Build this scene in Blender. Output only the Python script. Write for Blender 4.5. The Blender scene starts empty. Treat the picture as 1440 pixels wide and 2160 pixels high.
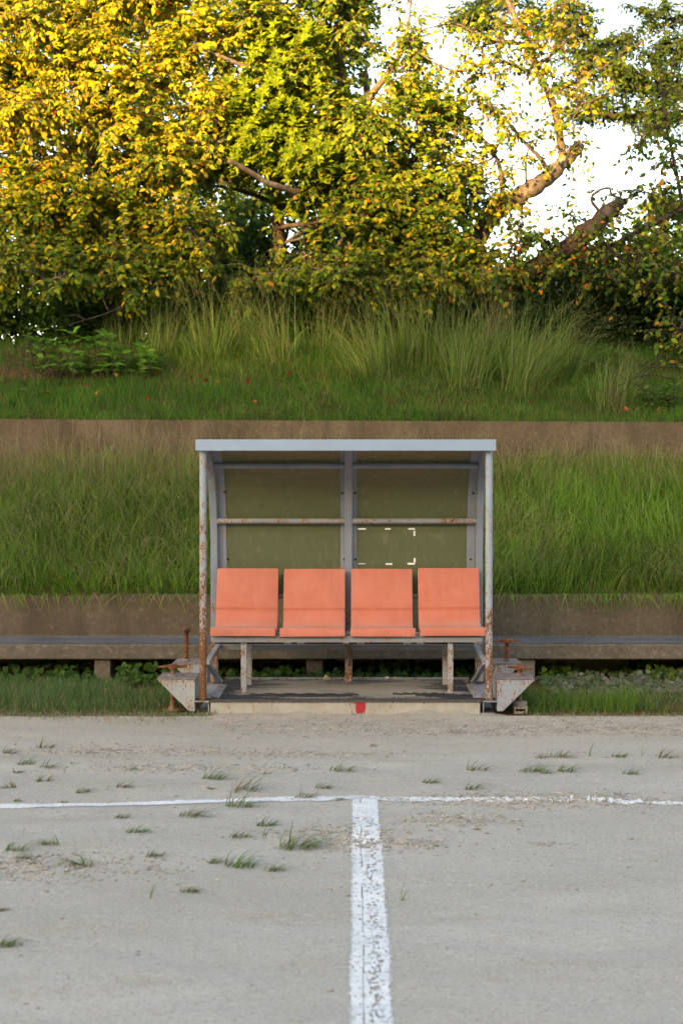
import bpy, bmesh, math, random
import numpy as np
from mathutils import Vector, Matrix

sc = bpy.context.scene
C = sc.collection
R = math.radians
rng = np.random.default_rng(7)
random.seed(7)

# ------------------------------------------------------------------ camera
FPX = 3000.0                      # focal length in photo pixels (50 mm on 36 mm)
VX, VY, EYE = 749.0, 1015.0, 1.54  # vanishing point of the halfway line, eye height
cam_d = bpy.data.cameras.new("camera")
cam_d.sensor_fit = 'AUTO'
cam_d.sensor_width = 36.0
cam_d.lens = 50.0
cam_d.shift_x = (720.0 - VX) / 2160.0
cam_d.shift_y = -(1080.0 - VY) / 2160.0
cam_d.clip_start = 0.05
cam_d.clip_end = 2000.0
cam_d.dof.use_dof = True
cam_d.dof.focus_distance = 9.7
cam_d.dof.aperture_fstop = 3.5
cam = bpy.data.objects.new("camera", cam_d)
cam.location = (0, 0, EYE)
cam.rotation_euler = (math.pi / 2, 0, 0)
C.objects.link(cam)
sc.camera = cam

# ------------------------------------------------------------------ sky, sun, exposure
SUN_EL, SUN_AZ = 13.0, 30.0        # low evening sun behind the viewer, from the left
world = bpy.data.worlds.new("World")
sc.world = world
world.use_nodes = True
wn = world.node_tree
bg = wn.nodes['Background']
sky = wn.nodes.new('ShaderNodeTexSky')
sky.sky_type = 'NISHITA'
sky.sun_disc = False
sky.sun_elevation = R(SUN_EL)
sky.sun_rotation = R(180 + SUN_AZ)
sky.air_density = 1.0
sky.dust_density = 1.6
sky.ozone_density = 1.0
wn.links.new(sky.outputs[0], bg.inputs[0])
bg.inputs[1].default_value = 0.15
sun_d = bpy.data.lights.new("sun", 'SUN')
sun_d.energy = 5.0
sun_d.angle = R(0.5)
sun_d.color = (1.0, 0.67, 0.28)
sun = bpy.data.objects.new("sun", sun_d)
sdir = Vector((-math.sin(R(SUN_AZ)) * math.cos(R(SUN_EL)), -math.cos(R(SUN_AZ)) * math.cos(R(SUN_EL)), math.sin(R(SUN_EL))))
sun.rotation_euler = sdir.to_track_quat('Z', 'Y').to_euler()
sun.location = (-20, -30, 20)
C.objects.link(sun)
sc.view_settings.view_transform = 'Standard'
sc.view_settings.look = 'None'
sc.view_settings.gamma = 1.0
sc.view_settings.exposure = 2.4
sc.view_settings.use_white_balance = True
sc.view_settings.white_balance_temperature = 8400
sc.view_settings.white_balance_tint = 13
sc.view_settings.use_curve_mapping = False
sc.cycles.use_denoising = True
sc.cycles.max_bounces = 8
sc.cycles.transparent_max_bounces = 8


# ------------------------------------------------------------------ helpers
def at(px, py, Y):
    """Point of the place seen at photo pixel (px, py) when it stands Y metres away."""
    s = FPX / Y
    return ((px - VX) / s, Y, EYE - (py - VY) / s)


def gx(px, Y):
    return (px - VX) * Y / FPX


def gz(py, Y):
    return EYE - (py - VY) * Y / FPX


def tag(o, label=None, cat=None, group=None, kind=None):
    if label: o['label'] = label
    if cat: o['category'] = cat
    if group: o['group'] = group
    if kind: o['kind'] = kind
    return o


def empty(name, loc):
    o = bpy.data.objects.new(name, None)
    o.location = loc
    o.empty_display_size = 0.2
    C.objects.link(o)
    return o


def origin_of(p):
    v = Vector((0, 0, 0))
    while p is not None:
        v += p.location
        p = p.parent
    return v


def link_mesh(name, me, mat, parent=None, bevel=0.0, smooth=False):
    """Mesh data in place coordinates -> object (relative to its parent's place)."""
    o = bpy.data.objects.new(name, me)
    C.objects.link(o)
    if mat is not None:
        me.materials.append(mat)
    if parent is not None:
        o.parent = parent
        me.transform(Matrix.Translation(-origin_of(parent)))
    if bevel > 0:
        m = o.modifiers.new("bevel", 'BEVEL')
        m.width = bevel
        m.segments = 2
        m.limit_method = 'ANGLE'
        m.angle_limit = R(35)
        m.harden_normals = False
    if smooth:
        me.shade_smooth()
    return o


class MB:
    def __init__(s):
        s.v = []
        s.f = []

    def add(s, vs, fs):
        b = len(s.v)
        s.v += [tuple(p) for p in vs]
        s.f += [tuple(b + i for i in f) for f in fs]
        return s

    def box(s, x0, x1, y0, y1, z0, z1):
        return s.add([(x0, y0, z0), (x1, y0, z0), (x1, y1, z0), (x0, y1, z0), (x0, y0, z1), (x1, y0, z1), (x1, y1, z1), (x0, y1, z1)],
                     [(0, 3, 2, 1), (4, 5, 6, 7), (0, 1, 5, 4), (1, 2, 6, 5), (2, 3, 7, 6), (3, 0, 4, 7)])

    def prism_y(s, poly, y0, y1):
        """poly in (x, z), extruded along Y"""
        n = len(poly)
        a = sum(poly[i][0] * poly[(i + 1) % n][1] - poly[(i + 1) % n][0] * poly[i][1] for i in range(n))
        if a < 0: poly = poly[::-1]
        vs = [(x, y0, z) for x, z in poly] + [(x, y1, z) for x, z in poly]
        fs = [tuple(range(n)), tuple(range(2 * n - 1, n - 1, -1))]
        fs += [((i + 1) % n, i, n + i, n + (i + 1) % n) for i in range(n)]
        return s.add(vs, fs)

    def strip_x(s, outer, inner, x0, x1):
        """closed band between two (y, z) polylines, extruded along X"""
        n = len(outer)
        vs = []
        for (a, b) in zip(outer, inner):
            vs += [(x0, a[0], a[1]), (x1, a[0], a[1]), (x1, b[0], b[1]), (x0, b[0], b[1])]
        fs = [(0, 1, 2, 3), (4 * n - 1, 4 * n - 2, 4 * n - 3, 4 * n - 4)]
        for i in range(n - 1):
            p, q = 4 * i, 4 * i + 4
            for k in range(4):
                fs.append((p + k, q + k, q + (k + 1) % 4, p + (k + 1) % 4))
        return s.add(vs, fs)

    def tube(s, pts, rad, n=10, cap=True):
        pts = [Vector(p) for p in pts]
        if not hasattr(rad, '__len__'): rad = [rad] * len(pts)
        t0 = (pts[1] - pts[0]).normalized()
        u = t0.orthogonal().normalized()
        b = len(s.v)
        for i, p in enumerate(pts):
            t = (pts[min(i + 1, len(pts) - 1)] - pts[max(i - 1, 0)]).normalized()
            u = (u - t * u.dot(t)).normalized()
            w = t.cross(u)
            for k in range(n):
                a = 2 * math.pi * k / n
                s.v.append(tuple(p + (u * math.cos(a) + w * math.sin(a)) * rad[i]))
        for i in range(len(pts) - 1):
            for k in range(n):
                s.f.append((b + i * n + k, b + i * n + (k + 1) % n, b + (i + 1) * n + (k + 1) % n, b + (i + 1) * n + k))
        if cap:
            s.f.append(tuple(b + k for k in range(n))[::-1])
            s.f.append(tuple(b + (len(pts) - 1) * n + k for k in range(n)))
        return s

    def bar(s, p, q, w, d, up=(0, 0, 1)):
        """rectangular bar from p to q"""
        p, q = Vector(p), Vector(q)
        t = (q - p).normalized()
        u = t.cross(Vector(up))
        if u.length < 1e-4: u = t.cross(Vector((0, 1, 0)))
        u.normalize()
        w_ = u.cross(t).normalized()
        vs = []
        for c in (p, q):
            for a, b in ((-1, -1), (1, -1), (1, 1), (-1, 1)):
                vs.append(c + u * a * w / 2 + w_ * b * d / 2)
        return s.add(vs, [(0, 3, 2, 1), (4, 5, 6, 7), (0, 1, 5, 4), (1, 2, 6, 5), (2, 3, 7, 6), (3, 0, 4, 7)])

    def lathe(s, prof, cx, cy, n=12):
        """prof: (r, z) bottom to top round a vertical axis"""
        b = len(s.v)
        for r, z in prof:
            for k in range(n):
                a = 2 * math.pi * k / n
                s.v.append((cx + r * math.cos(a), cy + r * math.sin(a), z))
        for i in range(len(prof) - 1):
            for k in range(n):
                s.f.append((b + i * n + k, b + i * n + (k + 1) % n, b + (i + 1) * n + (k + 1) % n, b + (i + 1) * n + k))
        s.f.append(tuple(b + k for k in range(n))[::-1])
        s.f.append(tuple(b + (len(prof) - 1) * n + k for k in range(n)))
        return s

    def build(s, name, mat, parent=None, bevel=0.0, smooth=False):
        me = bpy.data.meshes.new(name)
        me.from_pydata(s.v, [], s.f)
        me.update()
        return link_mesh(name, me, mat, parent, bevel, smooth)


def np_mesh(name, verts, faces_list, col=None):
    """faces_list: list of (M,k) int arrays"""
    me = bpy.data.meshes.new(name)
    verts = np.asarray(verts, dtype=np.float32)
    me.vertices.add(len(verts))
    me.vertices.foreach_set('co', verts.ravel())
    li, ls, st = [], [], 0
    for f in faces_list:
        f = np.asarray(f, dtype=np.int32)
        if len(f) == 0: continue
        li.append(f.ravel())
        ls.append(st + np.arange(len(f), dtype=np.int32) * f.shape[1])
        st += f.size
    li = np.concatenate(li); ls = np.concatenate(ls)
    me.loops.add(len(li))
    me.loops.foreach_set('vertex_index', li)
    me.polygons.add(len(ls))
    me.polygons.foreach_set('loop_start', ls)
    me.update(calc_edges=True)
    if col is not None:
        a = me.attributes.new('col', 'FLOAT_COLOR', 'POINT')
        c4 = np.ones((len(verts), 4), dtype=np.float32)
        c4[:, :3] = col
        a.data.foreach_set('color', c4.ravel())
    return me


# ---- value noise in numpy
_perm = np.random.default_rng(11).random(1 << 16)


def _h(ix, iy, seed):
    k = (ix.astype(np.int64) * 73856093) ^ (iy.astype(np.int64) * 19349663) ^ (seed * 83492791)
    k = (k ^ (k >> 13)) * 1274126177
    return _perm[(k ^ (k >> 16)) & 0xFFFF]


def vnoise(x, y, seed=0):
    x = np.asarray(x, float); y = np.asarray(y, float)
    ix, iy = np.floor(x), np.floor(y)
    fx, fy = x - ix, y - iy
    fx = fx * fx * (3 - 2 * fx); fy = fy * fy * (3 - 2 * fy)
    ix = ix.astype(np.int64); iy = iy.astype(np.int64)
    a = _h(ix, iy, seed); b = _h(ix + 1, iy, seed); c = _h(ix, iy + 1, seed); d = _h(ix + 1, iy + 1, seed)
    return (a * (1 - fx) + b * fx) * (1 - fy) + (c * (1 - fx) + d * fx) * fy


def fbm(x, y, seed=0, o=4):
    s, a, t = 0, 1.0, 0
    for i in range(o):
        s = s + a * vnoise(x * 2 ** i, y * 2 ** i, seed + i * 17); t += a; a *= .5
    return s / t


# ------------------------------------------------------------------ materials
class NT:
    def __init__(s, name):
        s.m = bpy.data.materials.new(name)
        s.m.use_nodes = True
        s.t = s.m.node_tree
        s.t.nodes.clear()
        s.out = s.t.nodes.new('ShaderNodeOutputMaterial')
        s._pos = None

    def n(s, typ, ins=None, **props):
        nd = s.t.nodes.new('ShaderNode' + typ)
        for k, v in props.items(): setattr(nd, k, v)
        for k, v in (ins or {}).items():
            if isinstance(v, bpy.types.NodeSocket): s.t.links.new(v, nd.inputs[k])
            else: nd.inputs[k].default_value = v
        return nd

    def pos(s):
        if s._pos is None: s._pos = s.n('NewGeometry').outputs['Position']
        return s._pos

    def scaled(s, v):
        return s.n('VectorMath', {0: s.pos(), 1: v}, operation='MULTIPLY').outputs[0]

    def noise(s, scale, detail=4, rough=.55, vec=None, dist=0.0):
        return s.n('TexNoise', {'Vector': vec or s.pos(), 'Scale': scale, 'Detail': detail, 'Roughness': rough, 'Distortion': dist}).outputs['Fac']

    def ramp(s, fac, a, b, c0=0.0, c1=1.0):
        return s.n('MapRange', {'Value': fac, 'From Min': a, 'From Max': b, 'To Min': c0, 'To Max': c1}, clamp=True).outputs[0]

    def mix(s, fac, a, b):
        nd = s.n('Mix', data_type='RGBA')
        for i, v in ((0, fac), (6, a), (7, b)):
            if isinstance(v, bpy.types.NodeSocket): s.t.links.new(v, nd.inputs[i])
            else: nd.inputs[i].default_value = v if i == 0 else (*v, 1.0)[:4]
        return nd.outputs[2]

    def math(s, op, a, b=0.0, c=None):
        ins = {0: a, 1: b}
        if c is not None: ins[2] = c
        return s.n('Math', ins, operation=op).outputs[0]

    def bump(s, h, dist=.01, strength=1.0, normal=None):
        ins = {'Height': h, 'Distance': dist, 'Strength': strength}
        if normal is not None: ins['Normal'] = normal
        return s.n('Bump', ins).outputs[0]

    def principled(s, base, rough=.6, normal=None, **kw):
        ins = {'Base Color': base if isinstance(base, bpy.types.NodeSocket) else (*base, 1.0), 'Roughness': rough}
        if normal is not None: ins['Normal'] = normal
        ins.update(kw)
        nd = s.n('BsdfPrincipled', ins)
        s.t.links.new(nd.outputs[0], s.out.inputs[0])
        return nd

    def surf(s, sock):
        s.t.links.new(sock, s.out.inputs[0])
        return s.m


def m_sand():
    t = NT('sand')
    p = t.pos()
    st = t.scaled((.35, 1.0, 1.0))
    big = t.noise(1.6, 5, .6, st)
    mid = t.noise(7.0, 5, .6, t.scaled((.5, 1.0, 1.0)))
    fine = t.noise(140.0, 3, .7)
    grain = t.noise(420.0, 2, .6)
    c = t.mix(t.ramp(big, .35, .7), (.365, .335, .290), (.445, .42, .38))
    c = t.mix(t.ramp(mid, .52, .70, 0, .4), c, (.35, .295, .23))
    # rough brown scuffs
    sc_ = t.noise(2.4, 6, .68, t.scaled((.45, 1.3, 1.0)))
    c = t.mix(t.ramp(sc_, .56, .70, 0, .5), c, (.34, .265, .19))
    sp_ = t.noise(55.0, 4, .7, t.scaled((.6, 1.0, 1.0)))
    c = t.mix(t.ramp(sp_, .54, .70, 0, .5), c, (.25, .215, .175))
    c = t.mix(t.ramp(sp_, .30, .42, .6, 0), c, (.60, .575, .53))
    c = t.mix(t.ramp(fine, .4, .75, 0, .5), c, (.54, .52, .48))
    g2 = t.noise(95.0, 2, .5)
    c = t.mix(t.ramp(g2, .58, .68, 0, .55), c, (.24, .205, .165))
    c = t.mix(t.ramp(g2, .30, .40, .5, 0), c, (.55, .53, .49))
    c = t.mix(t.ramp(grain, .58, .78, 0, .35), c, (.17, .15, .125))
    # browner and coarser close to the shelter side of the field
    yy = t.n('SeparateXYZ', {0: p}).outputs[1]
    c = t.mix(t.ramp(yy, 7.6, 9.3, 0, .38), c, (.38, .30, .215))
    h = t.math('ADD', t.math('MULTIPLY', fine, .6), t.math('MULTIPLY', grain, .4))
    t.principled(c, .95, t.bump(t.math('ADD', h, t.math('MULTIPLY', sp_, 1.2)), .010, .9), **{'Specular IOR Level': .15})
    return t.m


def m_chalk():
    t = NT('chalk')
    n1 = t.noise(60, 4, .7)
    n2 = t.noise(9, 4, .6)
    c = t.mix(t.ramp(n1, .5, .75, 0, .75), (.60, .615, .63), (.40, .38, .35))
    c = t.mix(t.ramp(n2, .55, .75, 0, .5), c, (.50, .48, .45))
    t.principled(c, .95, t.bump(n1, .004, .6), **{'Specular IOR Level': .1})
    return t.m


def m_concrete(name, a, b, dark, speck=(.3, .27, .22), streak=True, zt=None):
    t = NT(name)
    big = t.noise(2.2, 5, .6)
    st = t.noise(5.0, 5, .62, t.scaled((1.0, 1.0, .35)))
    fine = t.noise(90, 4, .75)
    gr = t.n('TexVoronoi', {'Vector': t.pos(), 'Scale': 110.0}).outputs['Distance']
    c = t.mix(t.ramp(big, .38, .62), a, b)
    md = t.noise(24, 5, .7)
    c = t.mix(t.ramp(md, .50, .66, 0, .55), c, dark)
    c = t.mix(t.ramp(md, .34, .44, .45, 0), c, speck)
    if streak:
        c = t.mix(t.ramp(st, .46, .68, 0, .75), c, dark)
    c = t.mix(t.ramp(fine, .45, .75, 0, .45), c, dark)
    c = t.mix(t.ramp(gr, .0, .22, .5, 0), c, speck)
    h = t.math('ADD', fine, t.math('MULTIPLY', gr, .5))
    t.principled(c, .92, t.bump(h, .006, .7), **{'Specular IOR Level': .2})
    return t.m


def m_paint(name, base, base2, rust=.5, ztop=1.4, zbot=.1, zgain=.12, spot=1.0, dirt=.3, rough=.5):
    """chipped paint over rust; wear grows towards the foot of the steel"""
    t = NT(name)
    zz = t.n('SeparateXYZ', {0: t.pos()}).outputs[2]
    grad = t.ramp(zz, zbot, ztop, zgain, 0.0)
    n1 = t.noise(110, 5, .62, t.scaled((1, 1, .45)), .4)
    n2 = t.noise(17, 5, .6, t.scaled((1, 1, .5)), .3)
    n3 = t.noise(120, 3, .6)
    v = t.math('ADD', t.math('MULTIPLY', n1, .62), t.math('MULTIPLY', n2, .38))
    v = t.math('ADD', v, grad)
    v = t.math('ADD', v, t.math('MULTIPLY', n3, .04))
    th = .645 - .13 * rust
    mask = t.ramp(v, th, th + .022)
    halo = t.ramp(v, th - .085, th + .01, 0, .75)
    c = t.mix(t.ramp(t.noise(6, 4), .35, .65), base, base2)
    c = t.mix(t.ramp(t.noise(3.0, 4, .6, t.scaled((2, 2, .4))), .5, .75, 0, dirt), c, (.30, .26, .20))
    c = t.mix(halo, c, (.36, .20, .09))
    rc = t.mix(t.ramp(n3, .35, .65), (.085, .035, .018), (.24, .10, .042))
    c = t.mix(mask, c, rc)
    rr = t.ramp(mask, 0, 1, rough, .92)
    nd = t.principled(c, .5, t.bump(t.math('SUBTRACT', t.math('MULTIPLY', n3, .3), mask), .0012, .8), **{'Specular IOR Level': .35})
    t.t.links.new(rr, nd.inputs['Roughness'])
    return t.m


def m_rust(name='rust', a=(.075, .028, .014), b=(.22, .085, .035), c_=(.30, .15, .075)):
    t = NT(name)
    n1 = t.noise(40, 5, .65)
    n2 = t.noise(13, 4, .6)
    c = t.mix(t.ramp(n1, .35, .65), a, b)
    c = t.mix(t.ramp(n2, .55, .75, 0, .6), c, c_)
    t.principled(c, .88, t.bump(n1, .002, .8), **{'Specular IOR Level': .25})
    return t.m


def m_plate():
    t = NT('jack_plate')
    n1 = t.noise(30, 5, .65)
    n2 = t.noise(80, 4, .6)
    c = t.mix(t.ramp(n1, .38, .62), (.115, .075, .065), (.24, .20, .19))
    c = t.mix(t.ramp(n2, .55, .72, 0, .8), c, (.16, .06, .03))
    t.principled(c, .8, t.bump(n2, .002, .6))
    return t.m


def m_seat():
    t = NT('seat_plastic')
    oi = t.n('ObjectInfo').outputs['Random']
    big = t.noise(7, 4, .6)
    st = t.noise(9, 4, .6, t.scaled((2.5, 1, .3)))
    fine = t.noise(160, 3, .7)
    c = t.mix(t.ramp(big, .35, .68), (.47, .130, .075), (.53, .165, .104))
    c = t.mix(t.ramp(st, .5, .75, 0, .35), c, (.54, .21, .145))
    c = t.mix(t.math('MULTIPLY', oi, .3), c, (.55, .18, .13))
    c = t.mix(t.ramp(fine, .6, .8, 0, .25), c, (.60, .26, .185))
    stn = t.noise(5.0, 6, .7, t.scaled((1, 1, .6)), 1.0)
    c = t.mix(t.ramp(stn, .56, .72, 0, .4), c, (.40, .135, .09))
    c = t.mix(t.ramp(stn, .30, .42, .35, 0), c, (.60, .27, .19))
    # grey dust that settles on faces which look up
    nz = t.n('SeparateXYZ', {0: t.n('NewGeometry').outputs['Normal']}).outputs[2]
    c = t.mix(t.math('MULTIPLY', t.ramp(nz, .55, .95, 0, .55), t.ramp(big, .3, .6, .4, 1)), c, (.42, .27, .22))
    t.principled(c, .62, t.bump(fine, .0008, .4), **{'Specular IOR Level': .3})
    return t.m


def m_panel():
    t = NT('smoked_panel')
    sc1 = t.noise(26, 5, .7, t.scaled((1, 1, .35)))
    blot = t.noise(4.5, 4, .6)
    spots = t.noise(11, 3, .5)
    tint = t.mix(t.ramp(blot, .35, .7), (.30, .31, .11), (.36, .34, .14))
    glass = t.n('BsdfPrincipled', {'Base Color': tint, 'Roughness': .75, 'IOR': 1.45, 'Transmission Weight': 1.0, 'Specular IOR Level': .3})
    dif = t.n('BsdfPrincipled', {'Base Color': t.mix(t.ramp(sc1, .55, .8), (.122, .142, .064), (.29, .30, .22)), 'Roughness': .5, 'Specular IOR Level': .4})
    f = t.math('ADD', t.ramp(spots, .60, .78, .74, .84), t.ramp(sc1, .66, .80, 0, .3))
    mx = t.n('MixShader', {0: f, 1: glass.outputs[0], 2: dif.outputs[0]})
    return t.surf(mx.outputs[0])


def m_mat():
    t = NT('sanded_rubber')
    p = t.pos()
    xyz = t.n('SeparateXYZ', {0: p})
    big = t.noise(3.4, 6, .66, t.scaled((.55, 1.4, 1)))
    fine = t.noise(70, 4, .7)
    grain = t.noise(260, 2, .6)
    cx = t.math('ABSOLUTE', t.math('SUBTRACT', xyz.outputs[0], -.02))
    edge = t.ramp(cx, .42, .85, .10, -.16)
    v = t.math('ADD', t.math('ADD', big, edge), t.math('MULTIPLY', t.math('SUBTRACT', fine, .35), .45))
    yb = t.ramp(xyz.outputs[1], 9.95, 10.2, 0, -.12)
    v = t.math('ADD', t.math('ADD', v, yb), t.ramp(xyz.outputs[1], 9.42, 9.52, -.14, 0))
    mask = t.ramp(v, .46, .60)
    sandc = t.mix(t.ramp(grain, .4, .7), (.235, .20, .16), (.345, .305, .255))
    sandc = t.mix(t.ramp(xyz.outputs[1], 9.7, 10.15, 0, .55), sandc, (.19, .14, .095))
    dark = t.mix(t.ramp(fine, .45, .7), (.022, .023, .026), (.075, .073, .072))
    c = t.mix(mask, dark, sandc)
    t.principled(c, .85, t.bump(t.math('ADD', t.math('MULTIPLY', grain, .3), mask), .004, .8), **{'Specular IOR Level': .25})
    return t.m


def m_leafy(name, trans=.35, rough=.5, spec=.35):
    """colour from the mesh's per-leaf colour attribute, thin and translucent"""
    t = NT(name)
    a = t.n('Attribute', attribute_name='col').outputs['Color']
    d = t.n('BsdfPrincipled', {'Base Color': a, 'Roughness': rough, 'Specular IOR Level': spec})
    tr = t.n('BsdfTranslucent', {'Color': a})
    mx = t.n('MixShader', {0: trans, 1: d.outputs[0], 2: tr.outputs[0]})
    return t.surf(mx.outputs[0])


def m_leaf_flat(name, col, trans=.35):
    t = NT(name)
    oi = t.n('ObjectInfo').outputs['Random']
    c = t.mix(t.math('MULTIPLY', oi, .45), col, tuple(min(1, k * 1.6 + .01) for k in col))
    d = t.n('BsdfPrincipled', {'Base Color': c, 'Roughness': .65, 'Specular IOR Level': .12})
    tr = t.n('BsdfTranslucent', {'Color': c})
    mx = t.n('MixShader', {0: trans, 1: d.outputs[0], 2: tr.outputs[0]})
    return t.surf(mx.outputs[0])


def m_bark(name, a, b, c3):
    t = NT(name)
    n1 = t.noise(22, 6, .65)
    n2 = t.noise(5, 4, .6)
    c = t.mix(t.ramp(n1, .35, .65), a, b)
    c = t.mix(t.ramp(n2, .52, .66, 0, .8), c, c3)
    t.principled(c, .9, t.bump(n1, .012, .9), **{'Specular IOR Level': .2})
    return t.m


def m_soil():
    t = NT('soil')
    n1 = t.noise(14, 6, .68)
    n2 = t.noise(2, 4)
    c = t.mix(t.ramp(n1, .35, .65), (.05, .028, .014), (.13, .062, .03))
    c = t.mix(t.ramp(n2, .48, .68, 0, .7), c, (.05, .055, .016))
    t.principled(c, .95, t.bump(n1, .03, .8), **{'Specular IOR Level': .1})
    return t.m


def m_plain(name, col, rough=.8, var=.3, scale=30):
    t = NT(name)
    n1 = t.noise(scale, 4, .6)
    c = t.mix(t.ramp(n1, .35, .68), tuple(k * (1 - var) for k in col), tuple(min(1, k * (1 + var)) for k in col))
    t.principled(c, rough, t.bump(n1, .002, .5))
    return t.m


M = {
    'sand': m_sand(), 'chalk': m_chalk(),
    'wall': m_concrete('weathered_concrete', (.092, .071, .046), (.138, .108, .073), (.066, .048, .033), speck=(.26, .22, .165)),
    'wall2': m_concrete('brown_concrete', (.115, .082, .048), (.168, .125, .078), (.068, .048, .03), speck=(.22, .17, .12)),
    'bench': m_concrete('bench_concrete', (.105, .086, .064), (.155, .13, .10), (.07, .056, .042), speck=(.30, .265, .21), streak=False),
    'benchtop': m_concrete('worn_bench_top', (.085, .085, .088), (.125, .125, .128), (.06, .06, .062), speck=(.16, .16, .16), streak=False),
    'block': m_concrete('pale_concrete', (.25, .215, .17), (.31, .275, .225), (.17, .14, .11), streak=False),
    'footing': m_concrete('yellow_footing', (.44, .31, .17), (.52, .38, .22), (.26, .17, .09)),
    'fascia': m_paint('fascia_paint', (.245, .325, .425), (.27, .35, .45), rust=-.45, zgain=0, dirt=.08, rough=.4),
    'beam': m_paint('beam_paint', (0.189, 0.225, 0.275), (0.226, 0.262, 0.314), rust=.05, ztop=1.2, zgain=.05, dirt=.2),
    'post': m_paint('post_paint', (0.253, 0.302, 0.356), (0.286, 0.333, 0.383), rust=.34, ztop=1.25, zbot=.15, zgain=.21, dirt=.3),
    'post2': m_paint('post_paint_pale', (0.253, 0.308, 0.376), (0.286, 0.339, 0.402), rust=.32, ztop=1.2, zbot=.12, zgain=.13, dirt=.25),
    'purlin': m_paint('purlin_paint', (0.220, 0.254, 0.290), (0.264, 0.290, 0.317), rust=.48, zgain=0, dirt=.35),
    'column': m_paint('column_paint', (0.182, 0.222, 0.279), (0.220, 0.255, 0.314), rust=.05, ztop=.75, zbot=.25, zgain=.15, dirt=.25),
    'leg': m_paint('leg_paint', (0.286, 0.314, 0.344), (0.330, 0.363, 0.396), rust=.52, ztop=.2, zbot=.1, zgain=.03, dirt=.2),
    'rail': m_paint('rail_paint', (0.201, 0.233, 0.274), (0.255, 0.282, 0.316), rust=.28, zgain=0, dirt=.6),
    'jack': m_paint('jack_paint', (0.253, 0.290, 0.317), (0.308, 0.339, 0.344), rust=.85, ztop=.28, zbot=.15, zgain=-.05, dirt=.3),
    'jack_blue': m_paint('jack_paint_blue', (0.209, 0.278, 0.356), (0.264, 0.319, 0.370), rust=.62, zgain=0, dirt=.25),
    'base': m_paint('base_paint', (0.313, 0.294, 0.250), (0.396, 0.380, 0.335), rust=.30, ztop=.2, zbot=0, zgain=-.03, dirt=.45),
    'rust': m_rust(), 'rust_dark': m_rust('dark_rust', (.035, .018, .012), (.09, .04, .022), (.14, .075, .045)),
    'thread': m_rust('sandy_rust', (.13, .06, .035), (.26, .15, .09), (.34, .24, .16)),
    'plate': m_plate(), 'seat': m_seat(), 'panel': m_panel(), 'mat': m_mat(),
    'grass': m_leafy('grass', .42, .6, .2), 'leaf': m_leafy('leaf', .40, .65, .12),
    'straw': m_leafy('straw', .2, .7, .1),
    'bark': m_bark('cherry_bark', (.065, .05, .04), (.15, .12, .095), (.25, .225, .19)),
    'bark_dark': m_bark('dark_bark', (.03, .022, .018), (.075, .05, .035), (.11, .09, .07)),
    'soil': m_soil(),
    'tape': m_plain('white_tape', (.88, .88, .84), .6, .05, 60),
    'red': None, 'stone': m_plain('pebble_stone', (.42, .36, .30), .9, .25, 40),
    'grit': m_plain('pale_grit', (.34, .305, .262), .95, .35, 9),
    'angle': m_plain('grimy_steel', (.075, .062, .055), .8, .6, 45),
    'dark': m_plain('black_rubber', (.02, .02, .022), .7, .4, 30),
    'hole': m_plain('drain_pipe_black', (.012, .011, .01), .9, .3, 30),
}


def m_red():
    t = NT('red_spray_paint')
    n = t.noise(95, 3, .7)
    zz = t.n('SeparateXYZ', {0: t.pos()}).outputs[2]
    xx = t.n('SeparateXYZ', {0: t.pos()}).outputs[0]
    v = t.math('ADD', n, t.ramp(zz, .012, .060, -.16, .30))
    v = t.math('ADD', v, t.ramp(t.math('ABSOLUTE', t.math('SUBTRACT', xx, .034)), .026, .034, 0, -.45))
    tr = t.n('BsdfTransparent')
    d = t.n('BsdfPrincipled', {'Base Color': (.38, .012, .022, 1), 'Roughness': .6})
    mx = t.n('MixShader', {0: t.ramp(v, .42, .5), 1: tr.outputs[0], 2: d.outputs[0]})
    return t.surf(mx.outputs[0])


M['red'] = m_red()


# ------------------------------------------------------------------ ground
ROUGH = [(1300, 1540, .9, .10), (1080, 1545, .8, .10), (260, 1585, .5, .12), (400, 1622, .45, .1), (865, 1783, .14, .07), (1150, 1784, .07, .04),
         (1060, 1690, .35, .12), (1260, 1690, .45, .12), (960, 1735, .22, .12), (640, 1590, .4, .1), (770, 1780, .2, .14), (690, 1760, .2, .12), (90, 1830, .4, .15)]
ROUGH = [(gx(px, FPX * EYE / (py - VY)), FPX * EYE / (py - VY), a, b) for px, py, a, b in ROUGH]


def rough_mask(x, y):
    m = np.zeros_like(np.asarray(x, float))
    for (a, b, ra, rb) in ROUGH:
        m = np.maximum(m, np.exp(-((x - a) / ra) ** 2 - ((y - b) / rb) ** 2))
    return m


def gh(x, y):
    """height of the sand"""
    x = np.asarray(x, float); y = np.asarray(y, float)
    fade = np.clip((6.5 - np.abs(x)) / 1.5, 0, 1) * np.clip((y - 1.6) / .8, 0, 1)
    h = (fbm(x * 1.1, y * 3.2, 3, 3) - .5) * .022 + (fbm(x * 2.7, y * 4.5, 4, 2) - .5) * .016 + (fbm(x * 6, y * 11, 5, 3) - .5) * .010
    r = rough_mask(x, y)
    h = h + r * np.maximum(fbm(x * 22, y * 30, 9, 3) - .42, 0) * .042
    ridge = np.exp(-((y - 9.22) / .05) ** 2) * (.012 + .008 * vnoise(x * 2, y * 0, 21))
    drift = np.exp(-((y - 9.33) / .07) ** 2) * np.clip((1.05 - np.abs(x + .06)) / .12, 0, 1) * (.010 + .075 * fbm(x * 2.2, x * 0 + 3, 23, 3) * fbm(x * 9, y * 4, 24, 2))
    h = h * np.clip((9.3 - y) / .1, 0, 1) + ridge + drift
    return h * fade


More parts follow.
